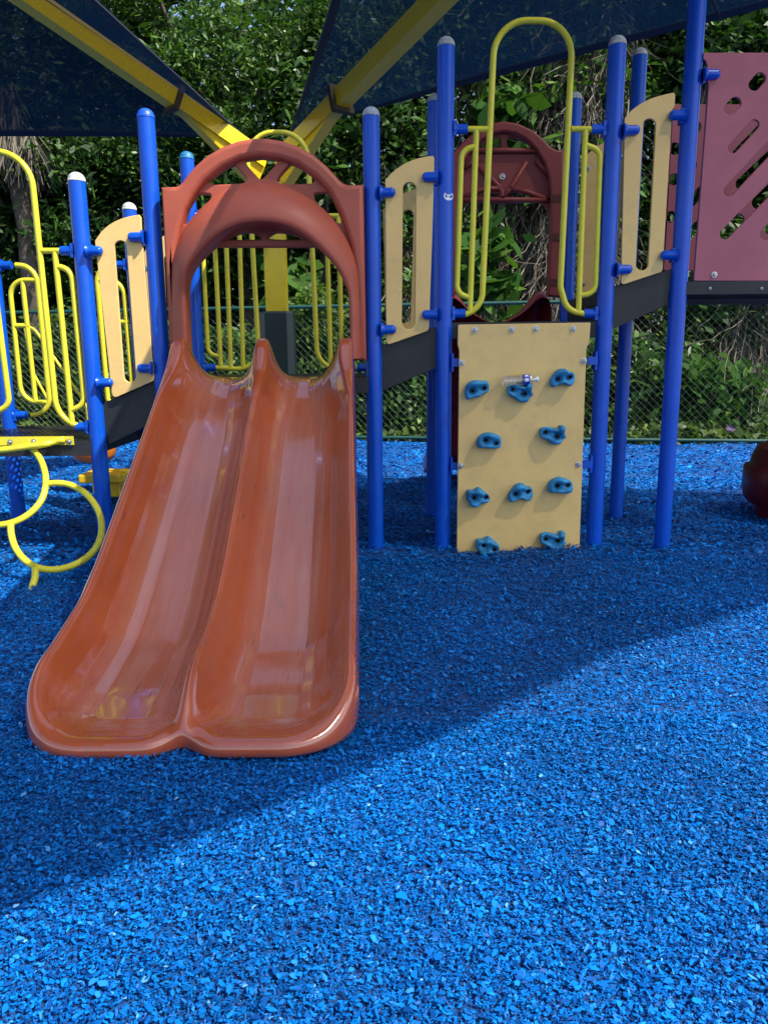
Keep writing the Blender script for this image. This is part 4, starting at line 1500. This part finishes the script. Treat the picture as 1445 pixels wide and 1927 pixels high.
# big evergreen in the gap between the sails
tree('broad evergreen with glossy pale-tipped leaves filling the gap between the two shade sails', TX(470, 13.2), 13.4, 4.6, 0.22, (0, -.2, 5.2, 3.0, 1.5, 3.1), 'leaf_ever', 0.088, 210, 420, 0.25, name='evergreen_tree')
tree('dark leafy tree with a grey trunk behind the white-capped posts on the left', TX(215, 12.6), 12.8, 3.4, 0.17, (0, 0, 4.2, 2.3, 1.2, 2.1), 'leaf_dark', 0.13, 100, 220, 0.28, name='broadleaf_tree')
tree('small-leaved dark tree far left behind the yellow tube arch', TX(40, 13.6), 13.8, 3.0, 0.16, (-0.2, 0, 3.0, 1.9, 1.2, 2.0), 'leaf_dark', 0.12, 75, 190, 0.28, name='broadleaf_tree')
tree('dark tree rising behind the yellow column and slide hood', TX(620, 13.0), 12.6, 3.5, 0.16, (0.1, 0, 3.9, 1.7, 1.1, 2.3), 'leaf_dark', 0.13, 80, 190, 0.26, name='broadleaf_tree')
tree('sparse tree with bare twigs right of the slide hood', TX(760, 12.2), 12.2, 3.0, 0.10, (0, 0, 3.2, 1.0, 0.9, 1.8), 'leaf_mid', 0.11, 40, 130, 0.25, name='broadleaf_tree', vines=160)
tree('dark straight trunk draped in foliage, left of the yellow arch top', TX(905, 12.4), 12.6, 6.5, 0.15, (0, .3, 6.0, 1.3, 1.0, 1.7), 'leaf_mid', 0.13, 46, 170, 0.27, name='broadleaf_tree', vines=160)
tree('thick old trunk hung with dry vines inside the yellow arch', TX(1030, 12.5), 12.7, 6.5, 0.34, (0.1, .6, 6.3, 1.5, 1.0, 1.6), 'leaf_mid', 0.13, 45, 170, 0.28, name='vine_clad_tree', vines=1100, lean=(0.15, 0))
tree('short leaning trunk smothered in dry vines behind the dark red hood', TX(985, 11.3), 11.45, 3.3, 0.20, (0.1, .3, 3.4, 0.7, 0.5, 0.9), 'leaf_mid', 0.12, 16, 130, 0.22, name='vine_clad_tree', vines=650, lean=(0.75, 0.3))
tree('pale slim trunk with hanging vines between the right blue posts', TX(1110, 12.2), 12.2, 6.5, 0.15, (0.2, .3, 5.9, 1.2, 1.0, 1.7), 'leaf_mid', 0.12, 46, 170, 0.27, 'palebark', name='vine_clad_tree', vines=650)
tree('pale-barked tree beside the tall blue post', TX(1290, 12.0), 12.2, 6.8, 0.11, (0.4, .3, 5.2, 1.9, 1.2, 2.0), 'leaf_dark', 0.14, 80, 190, 0.28, 'palebark', lean=(0.15, 0), name='broadleaf_tree')
tree('dark tree standing behind the large maroon panel', TX(1440, 12.4), 12.6, 4.5, 0.2, (0.3, 0, 4.4, 2.2, 1.3, 2.8), 'leaf_dark', 0.14, 110, 200, 0.3, name='broadleaf_tree', vines=120)
tree('vine-draped tree low behind the right end of the fence', TX(1400, 11.0), 11.0, 2.6, 0.12, (0.2, .1, 2.0, 1.0, 0.5, 1.0), 'leaf_dark', 0.13, 34, 150, 0.2, name='vine_clad_tree', vines=420)

# palm with a skirt of dead fronds at the left edge
pr_ = thing('palm_tree', 'palm with a drooping skirt of dead grey-brown fronds under the left sail', 'tree', (TX(60, 12.0), 12.0, -0.05))
px_, py_ = TX(60, 12.0), 12.0
mb = MB(); limb(mb, (px_ + .1, py_, -.1), (px_, py_, 4.6), 0.16, 0.14, 0.05, 9, 12)
mb.build('trunk', M['bark'], pr_, smooth=True)
V_ = []
zc = P(60, 235, 12.0).z
for f_ in range(60):
    a = random.uniform(0, 2 * math.pi); r_ = random.uniform(0.15, 0.75)
    p = Vector((px_ + r_ * math.cos(a), py_ + r_ * math.sin(a), zc + random.uniform(-.2, 0.5)))
    outd = Vector((math.cos(a), math.sin(a), 0))
    for b_ in range(26):
        d = (Vector((0, 0, -1)) + outd * random.gauss(.12, .22) + Vector((random.gauss(0, .22), random.gauss(0, .22), 0))).normalized()
        l = random.uniform(0.35, 0.95); w = d.cross(Vector((random.gauss(0, 1), 1, 0))).normalized() * 0.011
        q = p + d * l
        V_.append([p - w, p + w, q + w * .3, q - w * .3])
o = quads('dead_fronds', np.array([[tuple(p) for p in q] for q in V_]), M['frond'], pr_)
V_ = []
for f_ in range(22):
    a = random.uniform(0, 2 * math.pi)
    o_ = Vector((px_, py_, zc + 0.6)); d = Vector((math.cos(a), math.sin(a), random.uniform(-.1, .9))).normalized()
    h = o_ + d * 0.9
    for b_ in range(28):
        sp_ = (b_ / 27 - .5) * 2.4
        s_ = d.cross(Vector((0, 0, 1))).normalized()
        dd = (d * math.cos(sp_) + s_ * math.sin(sp_) + Vector((0, 0, -.15))).normalized()
        w = dd.cross(d + Vector((0, 0, .3))).normalized() * .016
        q = h + dd * random.uniform(.5, .75)
        V_.append([h - w, h + w, q + w * .2, q - w * .2])
quads('fronds', np.array([[tuple(p) for p in q] for q in V_]), M['leaf_dark'], pr_)


def shrub(label, px, Y, z, rad, leaf, lsize, n, per, cs, wd=0.42, name='shrub', up=0.5, py=700):
    x = TX(px, Y, py)
    root = thing(name, label, 'shrub' if name == 'shrub' else 'plant', (x, Y, -0.05))
    pts, cc = clumps((x, Y, z), rad, n, per, cs, 0.3)
    pts = pts[(pts[:, 2] > 0.0) & (pts[:, 1] > fence_y(pts[:, 0]) + 0.06)]
    quads('foliage', leaf_array(pts, lsize, lsize * wd, up, 0.5, 0.3), M[leaf], root)
    mb = MB()
    for c in cc[::2]:
        limb(mb, (x + random.gauss(0, .08), Y + .1, -0.1), c, 0.014, 0.005, 0.2, 5, 5)
    mb.build('stem', M['bark'], root)
    return root


shrub('bright fern-like bush behind the fence right of the green pad', 590, 10.9, 1.45, (0.7, 0.25, 0.8), 'leaf_lite', 0.10, 26, 120, 0.17)
shrub('pale weedy bush at the fence behind the low deck', 110, 11.6, 0.9, (1.0, 0.3, 0.9), 'leaf_lite', 0.11, 30, 110, 0.2)
shrub('sunlit bush behind the first tan panel', 250, 11.4, 1.0, (0.7, 0.3, 0.9), 'leaf_mid', 0.11, 22, 120, 0.2)
shrub('dark creeper bush on the fence behind the slide deck', 420, 11.1, 1.0, (0.9, 0.3, 0.9), 'leaf_mid', 0.11, 28, 120, 0.2)
shrub('leafy bush under the stairs between slide and climbing wall', 760, 10.7, 0.7, (0.7, 0.25, 0.7), 'leaf_mid', 0.12, 24, 120, 0.18)
shrub('leafy bush low behind the right blue posts', 1180, 10.5, 0.75, (0.8, 0.25, 0.75), 'leaf_mid', 0.13, 24, 110, 0.18)
shrub('dark broadleaf bush behind the fence near the spiral slide', 1330, 10.4, 0.55, (0.7, 0.25, 0.45), 'leaf_big', 0.17, 16, 70, 0.18)
shrub('bush with yellowish leaves under the maroon panel', 1290, 11.2, 1.3, (0.6, 0.3, 0.6), 'leaf_lite', 0.10, 12, 80, 0.17)
shrub('large-leaved climbing plant seen through the dark red hood', 935, 11.0, 1.9, (0.42, 0.2, 1.1), 'leaf_big', 0.30, 14, 16, 0.16, 0.5, 'climbing_plant')
shrub('large-leaved climbing plant high behind the yellow arch', 955, 11.9, 4.3, (0.35, 0.3, 0.8), 'leaf_big', 0.34, 12, 14, 0.18, 0.5, 'climbing_plant', py=180)
shrub('large-leaved plant on the dark trunk right of the yellow column', 560, 11.6, 2.5, (0.4, 0.2, 0.7), 'leaf_big', 0.3, 10, 12, 0.15, 0.5, 'climbing_plant', py=480)

shrub('tall leafy bush standing behind the tan panel beside the tall blue post', 1215, 12.6, 2.9, (0.6, 0.3, 1.2), 'leaf_dark', 0.12, 30, 160, 0.2, py=400)

# ground cover and far woods
n = 22000
x = rng.uniform(-7.5, 7.5, n); y = fence_y(x) + 0.05 + rng.random(n) ** 1.4 * 2.2
dcov = y - fence_y(x)
z = rng.random(n) ** 1.3 * (0.10 + 0.22 * np.clip(dcov, 0, 1.2) + 0.12 * np.sin(2.1 * x) ** 2)
o = quads('ground_ivy', leaf_array(np.stack([x, y, z], 1), 0.085, 0.055, 0.9, 0.5), M['leaf_lite'])
tag(o, 'ivy and low weeds carpeting the ground behind the fence', 'ground cover', kind='stuff')
n = 82000
cx = rng.uniform(-13, 13, 420); cz = rng.uniform(0, 8.5, 420); cy = rng.uniform(15.5, 18.5, 420)
k = rng.integers(0, 420, n)
pts = np.stack([cx[k], cy[k], cz[k]], 1) + rng.normal(0, 1, (n, 3)) * np.array([.55, .5, .4])
low = np.stack([rng.uniform(-10, 10, 26000), rng.uniform(14.6, 16.5, 26000), rng.uniform(0, 3.4, 26000)], 1)
pts = np.concatenate([pts, low])
pts = pts[pts[:, 2] > 0]
o = quads('far_woods', leaf_array(pts, 0.21, 0.11, 0.5), M['leaf_dark'])
tag(o, 'dark mass of woodland foliage far behind the fence', 'woods', kind='stuff')

# fallen purple leaf in the ivy
q = P(1374, 808, fence_y(4.3) + 0.25)
fl = thing('fallen_leaf', 'purple leaf lying on the ivy behind the fence', 'leaf', tuple(q))
vs = []; fs = []
for i in range(9):
    u = i / 8 - .5
    for j in range(5):
        w_ = (j / 4 - .5)
        hw = 0.055 * math.sqrt(max(0, 1 - (2 * u) ** 2)) + 0.002
        vs.append((q.x + u * 0.15, q.y - 0.02 + w_ * hw * .6, q.z + w_ * 2 * hw * .8 - u * .04 + 0.015 * math.cos(u * 5)))
for i in range(8):
    for j in range(4):
        a = i * 5 + j
        fs.append((a, a + 5, a + 6, a + 1))
o = link('blade', vs, fs, M['purple'], fl, smooth=True)
md = o.modifiers.new('thick', 'SOLIDIFY'); md.thickness = 0.003

# ------------------------------------------------------------------ toddler play table behind the low deck
pt_ = thing('play_table', 'orange basin and yellow seat on posts behind the low deck', 'play table', tuple(P(178, 900, 6.6)))
mb = MB()
c1 = P(176, 838, 6.6); hw = P(219, 838, 6.6).x - c1.x
prof = [(-0.15, 0.0), (-0.145, hw * .45), (-0.125, hw * .72), (-0.08, hw * .9), (0, hw), (0.06, hw * 1.02), (0.06, hw * .95), (0.0, hw * .92)]
mb.lathe(prof, (c1.x, 6.6, c1.z), (0, 0, 1), 28)
mb.build('basin', M['orange'], pt_, smooth=True)
mb = MB(); mb.lathe([(-0.1, 0.035), (c1.z - 0.19, 0.035)], (c1.x, 6.6, 0), (0, 0, 1), 16); mb.build('leg', M['yseat'], pt_, autosmooth=40)
a = P(168, 930, 6.2); b_ = P(246, 886, 6.2)
mb = MB(); mb.box((a.x, 6.0, b_.z - 0.07), (b_.x, 6.35, b_.z)); mb.box((a.x + .14, 6.05, a.z), (b_.x - .05, 6.3, b_.z - .071))
st = mb.build('seat', M['yseat'], pt_)
bv = st.modifiers.new('bev', 'BEVEL'); bv.width = 0.015; bv.segments = 3
mb = MB(); mb.lathe([(-0.1, 0.03), (a.z + .01, 0.03)], ((a.x + b_.x) / 2, 6.17, 0), (0, 0, 1), 14); mb.build('leg', M['black'], pt_, autosmooth=40)

# ------------------------------------------------------------------ light, sky, camera
sunv = Vector((0.83, -0.56, 0)).normalized()
EL = R(51)
S_ = Vector((sunv.x * math.cos(EL), sunv.y * math.cos(EL), math.sin(EL)))
ld = bpy.data.lights.new('sun', 'SUN'); ld.energy = 4.3; ld.angle = R(0.45); ld.color = (1.0, 0.95, 0.86)
lo = bpy.data.objects.new('sun', ld); COL.objects.link(lo)
lo.rotation_euler = (-S_).to_track_quat('-Z', 'Y').to_euler()
lo.location = (6, -5, 10)

w = bpy.data.worlds.new('World'); scene.world = w; w.use_nodes = True
nt = w.node_tree
bg = nt.nodes['Background']
sky = nt.nodes.new('ShaderNodeTexSky'); sky.sky_type = 'NISHITA'; sky.sun_disc = False
sky.sun_elevation = EL; sky.sun_rotation = math.atan2(S_.x, S_.y)
sky.air_density = 1.0; sky.dust_density = 1.5
nt.links.new(sky.outputs[0], bg.inputs[0]); bg.inputs[1].default_value = 0.14

cd = bpy.data.cameras.new('camera'); cam = bpy.data.objects.new('camera', cd); COL.objects.link(cam)
cd.sensor_fit = 'VERTICAL'; cd.sensor_height = 36.0; cd.lens = 36.0 * FPX / H0
cd.clip_start = 0.05; cd.clip_end = 1500
mt = Matrix((CR, CU, -_f)).transposed().to_4x4(); mt.translation = EYE
cam.matrix_world = mt
scene.camera = cam
scene.view_settings.view_transform = 'Standard'
scene.view_settings.look = 'None'
scene.view_settings.exposure = 0.95
scene.view_settings.gamma = 1.0
scene.view_settings.use_curve_mapping = False
scene.cycles.max_bounces = 8
scene.cycles.transparent_max_bounces = 12
scene.cycles.caustics_reflective = False
scene.cycles.caustics_refractive = False
for o in list(COL.objects):
    for k in ('_x', '_y'):
        if k in o: del o[k]
